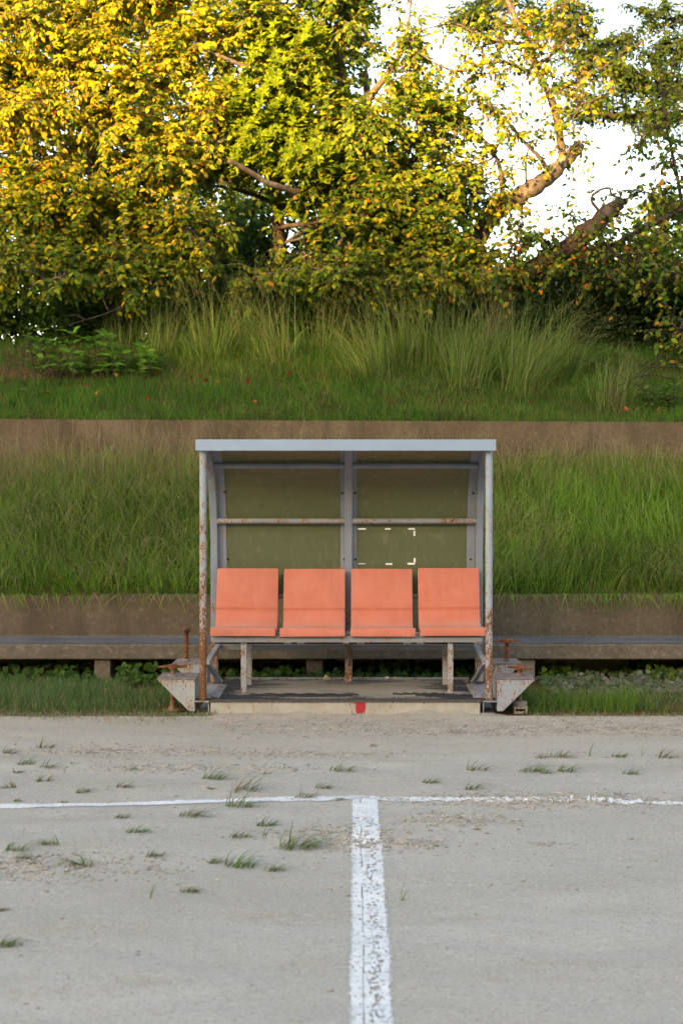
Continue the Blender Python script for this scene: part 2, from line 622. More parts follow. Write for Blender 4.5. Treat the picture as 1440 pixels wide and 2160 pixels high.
def grid_mesh(name, xs, ys, zf):
    X, Y = np.meshgrid(xs, ys)
    Z = zf(X, Y)
    v = np.stack([X.ravel(), Y.ravel(), Z.ravel()], 1)
    nx, ny = len(xs), len(ys)
    i = (np.arange(ny - 1)[:, None] * nx + np.arange(nx - 1)[None, :]).ravel()
    f = np.stack([i, i + 1, i + 1 + nx, i + nx], 1)
    return np_mesh(name, v, [f])


far = np.array([400, 200, 100, 50, 25, 12, 8.0])
xs = np.concatenate([-far, np.arange(-6.5, 6.5001, .03), far[::-1]])
ys = np.concatenate([[-400, -200, -100, -50, -20, -8, -2, 0, 1.2], np.arange(1.6, 9.5, .022), [9.8, 10.5, 12, 20, 40, 80, 150, 300, 500.]])


def ground_z(X, Y):
    z = gh(X, Y)
    return np.where(Y > 9.45, -.03, z)


g = link_mesh('ground', grid_mesh('ground', xs, ys, ground_z), M['sand'], smooth=True)
tag(g, 'pale grey beige sand of the sports field', None, None, 'structure')


# strip of earth between field and wall, slope and bank: profiles in (Y, z)
def terrain(name, prof, x0, x1, nx, mat, amp=.03, seed=0):
    py = np.array([p[0] for p in prof]); pz = np.array([p[1] for p in prof])
    ys_ = np.concatenate([np.linspace(py[i], py[i + 1], max(2, int((py[i + 1] - py[i]) / .12)), endpoint=False) for i in range(len(py) - 1)] + [[py[-1]]])
    xs_ = np.linspace(x0, x1, nx)
    def zf(X, Y):
        return np.interp(Y, py, pz) + (fbm(X * .9, Y * .9, seed, 3) - .5) * amp * np.clip((Y - py[0]) / .25, 0, 1)
    o = link_mesh(name, grid_mesh(name, xs_, ys_, zf), mat, smooth=True)
    tag(o, None, None, None, 'structure')
    return zf


strip_z = terrain('verge', [(9.34, .0), (9.6, .012), (10.3, .015), (11.3, .02)], -12, 12, 160, M['soil'], .03, 31)
slope_z = terrain('slope', [(11.40, .60), (11.5, .66), (12.2, 1.16), (13.05, 1.76)], -14, 14, 180, M['soil'], .10, 41)
bank_z = terrain('bank', [(13.12, 2.04), (13.4, 2.15), (14.6, 2.72), (15.5, 3.0), (17, 3.15), (19, 3.05), (24, 2.6), (40, 1.0), (70, -.2)], -60, 60, 300, M['soil'], .14, 51)

# ------------------------------------------------------------------ concrete walls and bench
root = empty('retaining_wall', (0, 11.33, 0))
tag(root, 'low brown weathered concrete wall with drain holes behind the concrete bench', 'wall')
mb = MB()
N = 60
rs = random.Random(3)
top = [.633 + .006 * math.sin(i * 1.7) + rs.uniform(-.004, .004) for i in range(N + 1)]
for i in range(N):
    xa, xb = -14 + 28 * i / N, -14 + 28 * (i + 1) / N
    mb.add([(xa, 11.25, .315), (xb, 11.25, .315), (xb, 11.25, top[i + 1]), (xa, 11.25, top[i]), (xa, 11.43, top[i]), (xb, 11.43, top[i + 1]), (xa, 11.43, .315), (xb, 11.43, .315)],
           [(0, 1, 2, 3), (3, 2, 5, 4), (4, 5, 7, 6)])
mb.build('wall_face', M['wall'], root)
MB().box(-14, 14, 11.262, 11.43, -.2, .313).build('footing', M['footing'], root)
for px in (8, 893, 1333):
    x = gx(px, 11.25); z = gz(1406, 11.25)
    m = MB()
    n = 16
    outer = [(x + .030 * math.cos(2 * math.pi * k / n), z + .030 * math.sin(2 * math.pi * k / n)) for k in range(n)]
    inner = [(x + .025 * math.cos(2 * math.pi * k / n), z + .025 * math.sin(2 * math.pi * k / n)) for k in range(n)]
    vs = [(a, 11.254, b) for a, b in outer] + [(a, 11.252, b) for a, b in inner] + [(a, 11.261, b) for a, b in inner]
    fs = [((k + 1) % n, k, n + k, n + (k + 1) % n) for k in range(n)] + [(n + (k + 1) % n, n + k, 2 * n + k, 2 * n + (k + 1) % n) for k in range(n)]
    fs.append(tuple(range(2 * n, 3 * n))[::-1])
    m.add(vs, fs)
    m.build('drain_pipe', M['hole'], root)

root = empty('concrete_bench', (0, 11.0, 0))
tag(root, 'long low concrete bench running along the foot of the brown wall', 'bench')
mb = MB().box(-14, 14, 10.80, 11.247, .185, .302)
mb.build('seat_slab', M['bench'], root, bevel=.012)
m = MB()
xs_ = np.linspace(-14, 14, 120)
for i in range(119):
    a, b = xs_[i], xs_[i + 1]
    m.add([(a, 10.812, .306), (b, 10.812, .306), (b, 11.22, .3065), (a, 11.22, .3065), (a, 11.247, .319), (b, 11.247, .319)], [(0, 1, 2, 3), (3, 2, 5, 4)])
m.build('seat_top', M['benchtop'], root)
for k in range(-4, 5):
    xc = -.31 + 1.615 * k
    if abs(xc) > 6.5: continue
    MB().box(xc - .062, xc + .062, 10.84, 11.2, -.05, .183).build('leg', M['bench'] if k != 1 else M['block'], root, bevel=.008)

mb = MB()
N = 80
for i in range(N):
    xa, xb = -14 + 28 * i / N, -14 + 28 * (i + 1) / N
    za, zb = 2.093 - xa * .0042 + rs.uniform(-.003, .003), 2.093 - xb * .0042
    if i == 0: zp = za
    za = zp; zb += rs.uniform(-.002, .002); zp = zb
    mb.add([(xa, 13.0, 1.4), (xb, 13.0, 1.4), (xb, 13.0, zb), (xa, 13.0, za), (xb, 13.16, zb), (xa, 13.16, za), (xb, 13.16, 1.4), (xa, 13.16, 1.4)],
           [(0, 1, 2, 3), (3, 2, 4, 5), (5, 4, 6, 7)])
o = mb.build('retaining_wall', M['wall2'])
tag(o, 'upper brown concrete wall between the two grass slopes', 'wall')

# ------------------------------------------------------------------ the shelter
OX = -.0605
sh = empty('dugout_shelter', (OX, 9.33, 0))
tag(sh, 'rusty pale blue steel players shelter with curved smoked roof panels at the field edge', 'shelter')


def mir(x): return 2 * OX - x


PATH = [(9.335, 1.765), (9.45, 1.757), (9.58, 1.733), (9.70, 1.694), (9.80, 1.637), (9.885, 1.565), (9.95, 1.485), (10.0, 1.395), (10.04, 1.29), (10.068, 1.17), (10.085, 1.03), (10.095, .88), (10.1, .72)]


def offs(path, d):
    out = []
    for i, p in enumerate(path):
        a = path[max(i - 1, 0)]; b = path[min(i + 1, len(path) - 1)]
        ty, tz = b[0] - a[0], b[1] - a[1]
        l = math.hypot(ty, tz)
        ny, nz = -tz / l, ty / l      # outward: back and up
        out.append((p[0] + ny * d, p[1] + nz * d))
    return out


def band(path, d0, d1, x0, x1):
    return MB().strip_x(offs(path, d1), offs(path, d0), x0, x1)


FULL = PATH + [(10.1, .107)]
MB().box(-1.040, .9165, 9.272, 9.333, 1.738, 1.812).build('fascia', M['fascia'], sh, bevel=.004)
m = MB()
for i in range(90):
    x = -1.0 + 1.88 * rs.random(); s = rs.uniform(.002, .006)
    m.box(x - s, x + s, 9.285, 9.31, 1.8125, 1.8125 + rs.uniform(.001, .005))
o = m.build('rust_flakes', M['rust_dark'], sh); tag(o, kind='stuff')
for x0, mm in ((-.997, 'post'), (mir(-.997), 'post2')):
    o = MB().tube([(x0, 9.335, .107), (x0, 9.335, .5), (x0, 9.335, 1.0), (x0, 9.335, 1.738)], .0235, 16, False).build('front_post', M[mm], sh, smooth=True)
    if mm == 'post': o['label'] = 'front post streaked with rust from the seat height down'
    else: o['label'] = 'front post with paler paint and lighter rust'
    m = MB().box(x0 - .055, x0 + .045, 9.30, 9.385, .1052, .1085)
    m.build('post_foot', M['rust_dark'], sh)
for x0 in (-.997, mir(-.997)):
    xx = (x0 - .025, x0 + .025)
    MB().strip_x(offs(FULL, .025), offs(FULL, -.025), *xx).build('side_beam', M['column'], sh, bevel=.006)
    sx = 1 if x0 < OX else -1
    a, b = x0 + sx * .026, x0 + sx * .085
    band(PATH, .022, .028, min(a, b), max(a, b)).build('flange', M['beam'], sh)
xm = gx(735, 10.08)
MB().strip_x(offs(FULL, .025), offs(FULL, -.025), xm - .027, xm + .027).build('centre_beam', M['column'], sh, bevel=.006)
for a, b in ((xm - .058, xm - .028), (xm + .028, xm + .058)):
    band(PATH, .022, .028, a, b).build('flange', M['beam'], sh)
bays = ((-.997 + .025, xm - .027), (xm + .027, mir(-.997) - .025))
for bi, (a, b) in enumerate(bays):
    pn = band(PATH, .030, .034, a + .002, b - .002).build('roof_panel', M['panel'], sh)
    for i, (yc, zc, r) in enumerate(((9.795, 1.645, .0195), (10.045, 1.258, .0195), (10.098, .722, .017))):
        MB().tube([(a - .002, yc - .004, zc), ((a + b) / 2, yc - .004, zc), (b + .002, yc - .004, zc)], r, 14, False).build('purlin', M['purlin'] if i else M['beam'], sh, smooth=True)
    if bi == 1:
        # bits of white tape left from a notice
        for (px, py, w, h) in ((763, 1115.5, 17, 3.2), (817.5, 1115.5, 12, 3.2), (867.5, 1115.5, 14, 3.4), (873.5, 1125, 4, 11), (763, 1189.5, 15, 1.6), (820, 1190, 14, 3.6), (867, 1189.5, 15, 4), (874, 1182, 4, 9)):
            zc = gz(py, 10.1)
            yf = float(np.interp(-zc, [-p[1] for p in PATH], [p[0] for p in PATH])) + .027
            x = gx(px, yf); s = yf / FPX
            MB().box(x - w * s / 2, x + w * s / 2, yf - .0015, yf + .001, zc - h * s / 2, zc + h * s / 2).build('tape_piece', M['tape'], pn)
for px, py in ((474, 1038), (481, 1180), (722, 1040), (726, 1180), (749, 1040), (749, 1180), (997, 1040), (992, 1180)):
    zc = gz(py, 10.1)
    yf = float(np.interp(-zc, [-p[1] for p in PATH], [p[0] for p in PATH])) + .022
    x = gx(px, yf)
    MB().tube([(x, yf - .008, zc), (x, yf + .004, zc)], .0085, 8).build('bolt', M['rust_dark'], sh)
MB().box(-.97, mir(-.97), 10.085, 10.12, .340, .382).build('back_rail', M['rail'], sh, bevel=.003)
for s_ in (0, 1):
    X = (lambda x: x) if s_ == 0 else mir
    MB().bar((X(-.965), 10.07, .385), (X(-.988), 9.52, .325), .034, .022).build('brace', M['rail'], sh, bevel=.003)
    MB().bar((X(-.988), 9.52, .323), (X(-.955), 10.03, .125), .034, .022).build('brace', M['rail'], sh, bevel=.003)
    MB().prism_y([(X(-1.02), .245), (X(-.93), .125), (X(-1.02), .125)], 10.045, 10.055).build('gusset', M['jack_blue'], sh)
    # open channel under the post
    a, b = sorted((X(-1.045), X(-.955)))
    m = MB().box(a, b, 9.285, 10.26, .097, .1048).box(a, b, 9.30, 10.26, .0, .014)
    w = sorted((X(-.955), X(-.961)))
    m.box(w[0], w[1], 9.302, 10.26, .0145, .0965)
    m.build('side_channel', M['jack'] if s_ == 0 else M['jack_blue'], sh)
    # low sloping plate between channel and mat
    m = MB().prism_y([(X(-.955), .1055), (X(-.90), .1055), (X(-.955), .118)], 9.42, 10.03)
    m.build('edge_plate', M['jack_blue'], sh)
bx0, bx1 = gx(444, 9.3), gx(1012, 9.3)
bm_ = MB().box(bx0, bx1, 9.298, 9.345, -.02, .0965).build('front_beam', M['base'], sh, bevel=.003)
MB().box(gx(745, 9.297), gx(775, 9.297), 9.2955, 9.2965, .004, .094).build('paint_mark', M['red'], bm_)
MB().box(-1.0, mir(-1.0), 9.288, 9.40, .0970, .1030).build('front_angle', M['angle'], sh)
m = MB()
nx, ny = 70, 34
vs, fs = [], []
for j in range(ny + 1):
    for i in range(nx + 1):
        x = -.897 + (mir(-.897) + .897) * i / nx; y = 9.385 + .875 * j / ny
        z = .1045 + .010 * float(fbm(x * 4, y * 6, 77, 3)) * (1 if 0 < i < nx and j > 0 else .3)
        vs.append((x, y, z))
for j in range(ny):
    for i in range(nx):
        k = j * (nx + 1) + i
        fs.append((k, k + 1, k + nx + 2, k + nx + 1))
o = MB().add(vs, fs).build('floor_mat', M['mat'], sh, smooth=True)
MB().box(-.90, mir(-.90), 9.40, 10.255, .06, .1025).build('floor_deck', M['dark'], sh)
MB().box(-.94, mir(-.94), 10.262, 10.285, .06, .122).build('rear_beam', M['jack_blue'], sh)
# peeled strips of the rubber
for k, (x0, x1, y, w) in enumerate(((-.88, -.02, 9.455, .05), (-.70, .02, 9.515, .028), (.40, .78, 9.475, .065), (.25, .60, 9.54, .018))):
    m = MB()
    n = 26
    vs = []
    for i in range(n + 1):
        x = x0 + (x1 - x0) * i / n
        e = min(1, 4 * min(i, n - i) / n + .15)
        yy = y + .004 * math.sin(i * .5 + k) + rs.uniform(-.003, .003)
        zz = .1165 + .003 * math.sin(i * 1.3 + k * 2)
        ww = w * e * rs.uniform(.6, 1.1)
        vs += [(x, yy - ww / 2, zz), (x, yy + ww / 2, zz + .003), (x, yy + ww / 2, zz - .004), (x, yy - ww / 2, zz - .007)]
    fs = []
    for i in range(n):
        for q in range(4):
            fs.append((4 * i + q, 4 * i + 4 + q, 4 * i + 4 + (q + 1) % 4, 4 * i + (q + 1) % 4))
    m.add(vs, fs).build('torn_strip', M['dark'], sh)


# outriggers with levelling screws
def screw_prof(z0, z1, r, pitch=.0095):
    out = []
    n = int((z1 - z0) / pitch)
    for i in range(n):
        z = z0 + (z1 - z0) * i / n
        out += [(r, z), (r, z + pitch * .35), (r * .78, z + pitch * .5), (r * .78, z + pitch * .85)]
    return out + [(r, z1)]


def outrigger(X, y0, y1, sx, zh, ztop, ang, foot, front, matj):
    poly = [(X(-1.293), .240), (X(-1.047), .240), (X(-1.047), .035), (X(-1.085), .035)]
    # welded sides with a hollow between, open below like the real bracket
    b = MB().prism_y(poly, y0, y0 + .012).prism_y(poly, y1 - .012, y1)
    q = [(X(-1.060), .238), (X(-1.047), .238), (X(-1.047), .037), (X(-1.060), .037)]
    b.prism_y(q, y0 + .0122, y1 - .0122)
    q = [(X(-1.290), .2385), (X(-1.270), .2385), (X(-1.088), .055), (X(-1.088), .037)]
    b.prism_y(q, y0 + .0122, y1 - .0122)
    bo = b.build('outrigger', M[matj], sh, bevel=.003)
    p = MB()
    a, c = sorted((X(-1.297), X(-1.043)))
    p.box(a, c, y0 - .004, y1 + .002, .2415, .2475).build('top_plate', M['plate'], bo, bevel=.002)
    xs0, ys0 = X(-1.212), (y0 + y1) / 2
    m = MB().lathe(screw_prof(.02, ztop, .0165), xs0, ys0, 12)
    m.build('screw', M['thread'] if zh < .36 else M['rust'], bo)
    # collar on the plate
    MB().lathe([(.030, .2476), (.030, .258), (.022, .262)], xs0, ys0, 14).build('collar', M['plate'], bo)
    # T handle
    h = MB().lathe([(.020, zh - .017), (.027, zh - .012), (.028, zh + .010), (.019, zh + .016)], xs0, ys0, 12)
    d = Vector((math.cos(ang), math.sin(ang), 0))
    c0 = Vector((xs0, ys0, zh))
    for s in (1, -1):
        h.tube([c0 + d * s * .022, c0 + d * s * .055, c0 + d * s * .098 + Vector((0, 0, .003 * s))], [.014, .009, .0065], 8)
    h.build('handle', M['rust'], bo, smooth=False)
    if foot == 'block':
        f = MB().box(xs0 - .045, xs0 - .030, ys0 - .055, ys0 + .05, -.02, .034).box(xs0 + .030, xs0 + .045, ys0 - .055, ys0 + .05, -.02, .034)
        f.box(xs0 - .0298, xs0 + .0298, ys0 - .05, ys0 + .045, -.02, .018)
        f.box(xs0 - .047, xs0 + .047, ys0 - .057, ys0 + .052, .0342, .050)
        f.lathe([(.050, .0502), (.050, .072), (.043, .080)], xs0, ys0, 18)
        f.build('foot', M['block'], bo, bevel=.003)
    else:
        MB().lathe([(.055, -.01), (.055, .022), (.028, .03), (.026, .045)], xs0, ys0, 16).build('foot', M['thread'], bo)


idn = lambda x: x
outrigger(idn, 9.300, 9.600, 1, .308, .325, .06, 'disc', True, 'jack')
outrigger(idn, 10.085, 10.385, 1, .470, .490, 1.45, 'disc', False, 'jack')
outrigger(mir, 9.300, 9.600, -1, .300, .335, -.75, 'block', True, 'jack_blue')
outrigger(mir, 10.085, 10.385, -1, .392, .410, .12, 'disc', False, 'jack_blue')

# ------------------------------------------------------------------ the seat row inside
br = empty('seat_row', (OX, 9.8, .105))
tag(br, 'row of four faded coral orange plastic seats on a rusty frame inside the shelter', 'bench')
PROF = [(9.545, .500), (9.545, .546), (9.550, .554), (9.560, .557), (9.60, .553), (9.68, .538), (9.77, .524), (9.84, .526), (9.885, .541), (9.913, .568), (9.930, .60), (9.939, .635), (9.9395, .647), (9.936, .655), (9.937, .664), (9.952, .72), (9.982, .82), (10.012, .920), (10.018, .926)]
for k, (cx, ry, dz) in enumerate(((-.755, .004, .000), (-.286, -.003, -.003), (.1855, .002, -.003), (.655, -.004, .002))):
    hw = .2145
    n = len(PROF)
    th = .016
    inner = []
    for i, p in enumerate(PROF):
        a = PROF[max(i - 1, 0)]; b = PROF[min(i + 1, n - 1)]
        ty, tz = b[0] - a[0], b[1] - a[1]; l = math.hypot(ty, tz)
        inner.append((p[0] + tz / l * th, p[1] - ty / l * th))
    inner[0] = (PROF[0][0] + th, PROF[0][1]); inner[1] = (PROF[1][0] + th, PROF[1][1] - .004); inner[2] = (PROF[2][0] + th * .9, PROF[2][1] - .010); inner[3] = (PROF[3][0] + .008, PROF[3][1] - .014)
    cols = [-hw, -hw + .004, -hw + .012, hw - .012, hw - .004, hw]
    drop = [.006, .002, .0, .0, .002, .006]
    vs, fs = [], []
    L = len(cols)
    for (P, up) in ((PROF, 1), (inner, 0)):
        for i, p in enumerate(P):
            for q, c in enumerate(cols):
                lip = 1.0 + (.018 if i < 5 else 0)
                top_in = .006 if i >= n - 1 and q in (0, L - 1) else 0
                vs.append((cx + c * lip + (top_in if c < 0 else -top_in), p[0] + drop[q] * .35 * up, p[1] - drop[q] * .5 * up))
    for i in range(n - 1):
        for q in range(L - 1):
            a = i * L + q
            fs.append((a, a + 1, a + 1 + L, a + L))
            b = n * L + a
            fs.append((b + L, b + L + 1, b + 1, b))
    for i in range(n - 1):
        a, b = i * L, n * L + i * L
        fs.append((a, a + L, b + L, b))
        a, b = i * L + L - 1, n * L + i * L + L - 1
        fs.append((a + L, a, b, b + L))
    for q in range(L - 1):
        fs.append((q + 1, q, n * L + q, n * L + q + 1))
        a, b = (n - 1) * L + q, n * L + (n - 1) * L + q
        fs.append((a, a + 1, b + 1, b))
    me = bpy.data.meshes.new('seat')
    me.from_pydata(vs, [], fs)
    me.transform(Matrix.Translation((cx, 9.8, .5 + dz)) @ Matrix.Rotation(ry, 4, 'Y') @ Matrix.Rotation(ry * 1.4, 4, 'Z') @ Matrix.Translation((-cx, -9.8, -.5)))
    me.update()
    o = link_mesh('seat', me, M['seat'], br, bevel=0, smooth=False)
    me.shade_smooth()
    bv = o.modifiers.new('bevel', 'BEVEL'); bv.width = .003; bv.segments = 2; bv.limit_method = 'ANGLE'; bv.angle_limit = R(50)
    me.set_sharp_from_angle(angle=R(40))
fx0, fx1 = gx(447, 9.6), gx(1017, 9.6)
MB().box(fx0, fx1, 9.585, 9.625, .452, .494).build('front_rail', M['rail'], br, bevel=.005)
MB().box(fx0, fx1, 9.86, 9.90, .452, .492).build('rear_rail', M['rail'], br, bevel=.005)
MB().box(fx0 + .01, fx1 - .01, 9.70, 9.73, .430, .449).build('under_bar', M['rust_dark'], br)
for x in (fx0 + .02, xm, fx1 - .05):
    MB().box(x - .015, x + .015, 9.626, 10.07, .456, .486).build('cross_bar', M['rail'], br)
for x, y, w in ((-.753, 9.63, .019), (.643, 9.63, .0185), (-.745, 10.0, .019), (.632, 10.0, .019)):
    MB().box(x - w, x + w, y - w, y + w, .1075, .4515).build('leg', M['leg'], br, bevel=.003)
for px in (606, 634, 728, 760, 858, 886, 1006):
    x = gx(px, 9.6)
    m = MB().box(x - .017, x - .012, 9.588, 9.62, .437, .4515).box(x + .012, x + .017, 9.588, 9.62, .437, .4515).box(x - .024, x + .024, 9.588, 9.62, .4475, .4518)
    m.build('clip', M['rail'], br)

# ------------------------------------------------------------------ small litter on the shelter floor
def pebble(name, c, r, mat, sq=(1, 1, .75), seed=0, sub=2, amp=.25):
    bm = bmesh.new()
    bmesh.ops.create_icosphere(bm, subdivisions=sub, radius=1)
    rr = np.random.default_rng(seed)
    off = rr.random(3) * 50
    for v in bm.verts:
        k = 1 + amp * (float(fbm(v.co.x * 1.7 + off[0] + v.co.z, v.co.y * 1.7 + off[1], seed, 2)) - .5) * 2
        v.co = Vector((v.co.x * sq[0], v.co.y * sq[1], v.co.z * sq[2])) * k * r
    me = bpy.data.meshes.new(name)
    bm.to_mesh(me); bm.free()
    o = bpy.data.objects.new(name, me)
    o.location = c
    me.materials.append(mat)
    C.objects.link(o)
    return o


o = pebble('stone', (gx(815, 10.2), 10.2, .128), .017, m_plain('pink_stone', (.55, .43, .38), .9, .15, 60), seed=4)
tag(o, 'small pale pink stone at the back of the shelter floor', 'stone')
o = pebble('stone', (gx(834, 10.19), 10.19, .126), .017, m_plain('tan_stone', (.33, .26, .18), .9, .2, 60), (1.2, .8, .75), 9)
tag(o, 'small tan stone lying beside the pink stone on the shelter floor', 'stone')
m = MB()
xx, yy = gx(687, 10.2), 10.2
m.add([(xx - .02, yy, .115), (xx + .028, yy + .01, .117), (xx + .02, yy + .004, .135), (xx - .004, yy + .006, .156), (xx - .012, yy + .002, .138), (xx, yy - .006, .130),
       (xx - .02, yy + .003, .113), (xx + .028, yy + .013, .115), (xx + .02, yy + .007, .133), (xx - .004, yy + .009, .154), (xx - .012, yy + .005, .136)],
      [(0, 1, 5), (1, 2, 5), (2, 3, 5), (3, 4, 5), (4, 0, 5), (6, 7, 1, 0), (7, 8, 2, 1), (8, 9, 3, 2), (9, 10, 4, 3), (10, 6, 0, 4), (10, 9, 8, 7, 6)])
o = m.build('leaf_scrap', m_plain('dry_leaf', (.50, .38, .20), .8, .2, 50))
tag(o, 'crumpled dry yellow leaf at the back edge of the shelter floor', 'leaf')

# ------------------------------------------------------------------ chalk lines
def chalk_cells(name, fy, x0, x1, y0, y1, cell, keep):
    """tiny cells of chalk that lie on the sand; keep(x, y) says where chalk is left"""
    nx, ny = int((x1 - x0) / cell[0]), int((y1 - y0) / cell[1])
    X, Y = np.meshgrid(x0 + cell[0] * np.arange(nx + 1), y0 + cell[1] * np.arange(ny + 1))
    X = X + fy(X, Y)[0]; Y = Y + fy(X, Y)[1]
    Z = gh(X, Y) + .003
    v = np.stack([X.ravel(), Y.ravel(), Z.ravel()], 1)
    i = (np.arange(ny)[:, None] * (nx + 1) + np.arange(nx)[None, :]).ravel()
    f = np.stack([i, i + 1, i + nx + 2, i + nx + 1], 1)
    cx = v[f].mean(1)
    f = f[keep(cx[:, 0], cx[:, 1])]
    used, inv = np.unique(f, return_inverse=True)
    return np_mesh(name, v[used], [inv.reshape(f.shape)])


def hash01(x, y, seed):
    return _h(np.floor(x * 2000).astype(np.int64), np.floor(y * 1500).astype(np.int64), seed)


def keep_half(x, y):
    xc = .047 + .006 * (vnoise(y * 3, y * 0, 61) - .5)
    half = .062 + .006 * (vnoise(y * 2.2, y * 0 + 4, 62) - .5) + .010 * (fbm(x * 70, y * 70, 63, 2) - .5)
    k = (half - np.abs(x - xc)) / .013 + .5 > hash01(x, y, 69)
    k &= ~((np.abs(x - xc + .022) < .0017) & (vnoise(y * 4, y * 0, 66) > .22))   # the groove left by the marker wheel
    speck = fbm(x * 130, y * 80, 64, 3)
    right = np.clip((x - xc + .015) / .02, 0, 1) * np.clip((.045 - (x - xc)) / .02, 0, 1)
    k &= speck + .10 * (hash01(x, y, 74) - .5) > .29 + .18 * right * vnoise(y * 5, y * 0 + 9, 67)
    k &= (rough_mask(x, y) * .75 < .42 + .7 * fbm(x * 30, y * 30, 68, 2))
    return k


o = link_mesh('halfway_line', chalk_cells('halfway_line', lambda X, Y: (0 * X, 0 * Y), -.04, .13, 2.3, 6.885, (.0025, .0036), keep_half), M['chalk'])
tag(o, 'wide white chalk line running from the viewer to the shelter', None, None, 'structure')

_lx = np.array([-5, -2.5, -1.70, -1.16, -.61, -.156, -.016, .23, .46, .78, 1.2, 1.6, 3.0, 5])
_ly = np.array([6.6, 6.68, 6.745, 6.80, 6.885, 6.915, 6.925, 6.895, 6.87, 6.845, 6.82, 6.79, 6.77, 6.75])


def keep_touch(x, y):
    yc = np.interp(x, _lx, _ly)
    half = .043 + .010 * (vnoise(x * 5, x * 0, 71) - .5) + .016 * (fbm(x * 60, y * 60, 72, 3) - .5)
    k = (half - np.abs(y - yc)) / .024 + .5 > hash01(x, y, 75)
    speck = fbm(x * 90, y * 90, 73, 3)
    thr = np.interp(x, [-5, -.4, -.17, -.05, .1, .22, .3, .72, .95, 1.1, 1.25, 5], [.20, .22, .32, .42, .36, .50, .25, .30, .50, .48, .28, .22])
    return k & (speck + .30 * (hash01(x, y, 76) - .5) > thr)


o = link_mesh('touchline', chalk_cells('touchline', lambda X, Y: (0 * X, 0 * Y), -4.8, 4.8, 6.5, 7.02, (.006, .0045), keep_touch), M['chalk'])
tag(o, 'narrow white chalk touchline across the sand', None, None, 'structure')

# clods and grit
def grit(n, seed):
    r = np.random.default_rng(seed)
    P, S = [], []
    for (a, b, ra, rb) in ROUGH:
        k = int(n * .6 * ra * rb * 3)
        P.append(np.stack([a + r.normal(0, ra * .7, k), b + r.normal(0, rb * .7, k)], 1)); S.append(r.gamma(2.0, .0021, k))
    k = n
    P.append(np.stack([r.uniform(-3.6, 3.6, k), r.uniform(3.6, 9.25, k)], 1)); S.append(r.gamma(1.6, .0012, k))
    k = n // 2
    P.append(np.stack([r.uniform(-.9, 4.2, k), r.normal(8.95, .17, k)], 1)); S.append(r.gamma(2.0, .0020, k))
    P = np.concatenate(P); S = np.clip(np.concatenate(S), .0009, .0095)
    ok = P[:, 1] < 9.27
    P, S = P[ok], S[ok]
    base = np.array([(1, 0, 0), (0, 1, 0), (-1, 0, 0), (0, -1, 0), (0, 0, .8), (0, 0, -.8)], float)
    F = np.array([(0, 1, 4), (1, 2, 4), (2, 3, 4), (3, 0, 4), (1, 0, 5), (2, 1, 5), (3, 2, 5), (0, 3, 5)])
    N_ = len(P)
    ang = r.uniform(0, 6.28, N_)
    V = base[None] * (S[:, None, None] * r.uniform(.55, 1.4, (N_, 6, 1)))
    x = V[..., 0] * np.cos(ang)[:, None] - V[..., 1] * np.sin(ang)[:, None]
    y = V[..., 0] * np.sin(ang)[:, None] + V[..., 1] * np.cos(ang)[:, None]
    V = np.stack([x * 1.3, y, V[..., 2] * .7], -1)
    V[..., 0] += P[:, :1]; V[..., 1] += P[:, 1:]; V[..., 2] += (gh(P[:, 0], P[:, 1]) + S * .25)[:, None]
    f = (np.arange(N_)[:, None, None] * 6 + F[None]).reshape(-1, 3)
    return np_mesh('clods', V.reshape(-1, 3), [f])


o = link_mesh('gravel', grit(15000, 5), M['grit'])
tag(o, 'loose clods and grit scattered over the sand', None, None, 'stuff')


# ------------------------------------------------------------------ grass
def blades(P, H, dirang, bend, W, cols, segs=3, tipcol=None, r=rng, twist=1.0, droop=0.0, lift=1.0):
    """bent tapering blades; P (N,3) roots, H lengths, dirang heading of the bend, bend 0..1"""
    n = len(P)
    t = np.linspace(0, 1, segs + 1)[None, :, None]
    d = np.stack([np.cos(dirang), np.sin(dirang), 0 * dirang], 1)[:, None, :]
    up = np.array([0, 0, 1.0])[None, None, :]
    b = bend[:, None, None]
    h = H[:, None, None]
    cen = P[:, None, :] + up * h * lift * (t - .55 * b * t * t - droop * b * t ** 3) + d * h * b * (.35 * t + .65 * t * t) * .9
    wa = r.uniform(0, math.pi, n) if twist else np.zeros(n)
    wv = np.stack([np.cos(wa), np.sin(wa), 0 * wa], 1)[:, None, :]
    w = (W[:, None, None] * .5) * np.clip(1 - t[..., :1] ** 1.6, .03, 1)
    V = np.stack([cen - wv * w, cen + wv * w], 2).reshape(n, -1, 3)
    k = 2 * (segs + 1)
    base = (np.arange(n) * k)[:, None, None]
    q = np.array([[2 * i, 2 * i + 1, 2 * i + 3, 2 * i + 2] for i in range(segs)])[None]
    F = (base + q).reshape(-1, 4)
    c = np.repeat(cols[:, None, :], k, 1)
    if tipcol is not None:
        tt = np.repeat(t[0, :, 0], 2)[None, :, None] ** 1.5
        c = c * (1 - tt) + tipcol[:, None, :] * tt
    return V.reshape(-1, 3), F, c.reshape(-1, 3)


def pick(r, n, pal):
    w = np.array([p[1] for p in pal], float); w /= w.sum()
    i = r.choice(len(pal), n, p=w)
    c = np.array([p[0] for p in pal])[i]
    return c * r.uniform(.75, 1.3, (n, 1)) * r.uniform(.92, 1.08, (n, 3))


def merge(parts):
    vs, fs, cs, o = [], [], [], 0
    for v, f, c in parts:
        vs.append(v); fs.append(f + o); cs.append(c); o += len(v)
    return np.concatenate(vs), [np.concatenate(fs)], np.concatenate(cs)


def grass_obj(name, parts, mat='grass', label=None, kind='stuff', cat=None, group=None, parent=None):
    v, f, c = merge(parts)
    me = np_mesh(name, v, f, c)
    o = link_mesh(name, me, M[mat], parent)
    return tag(o, label, cat, group, kind)


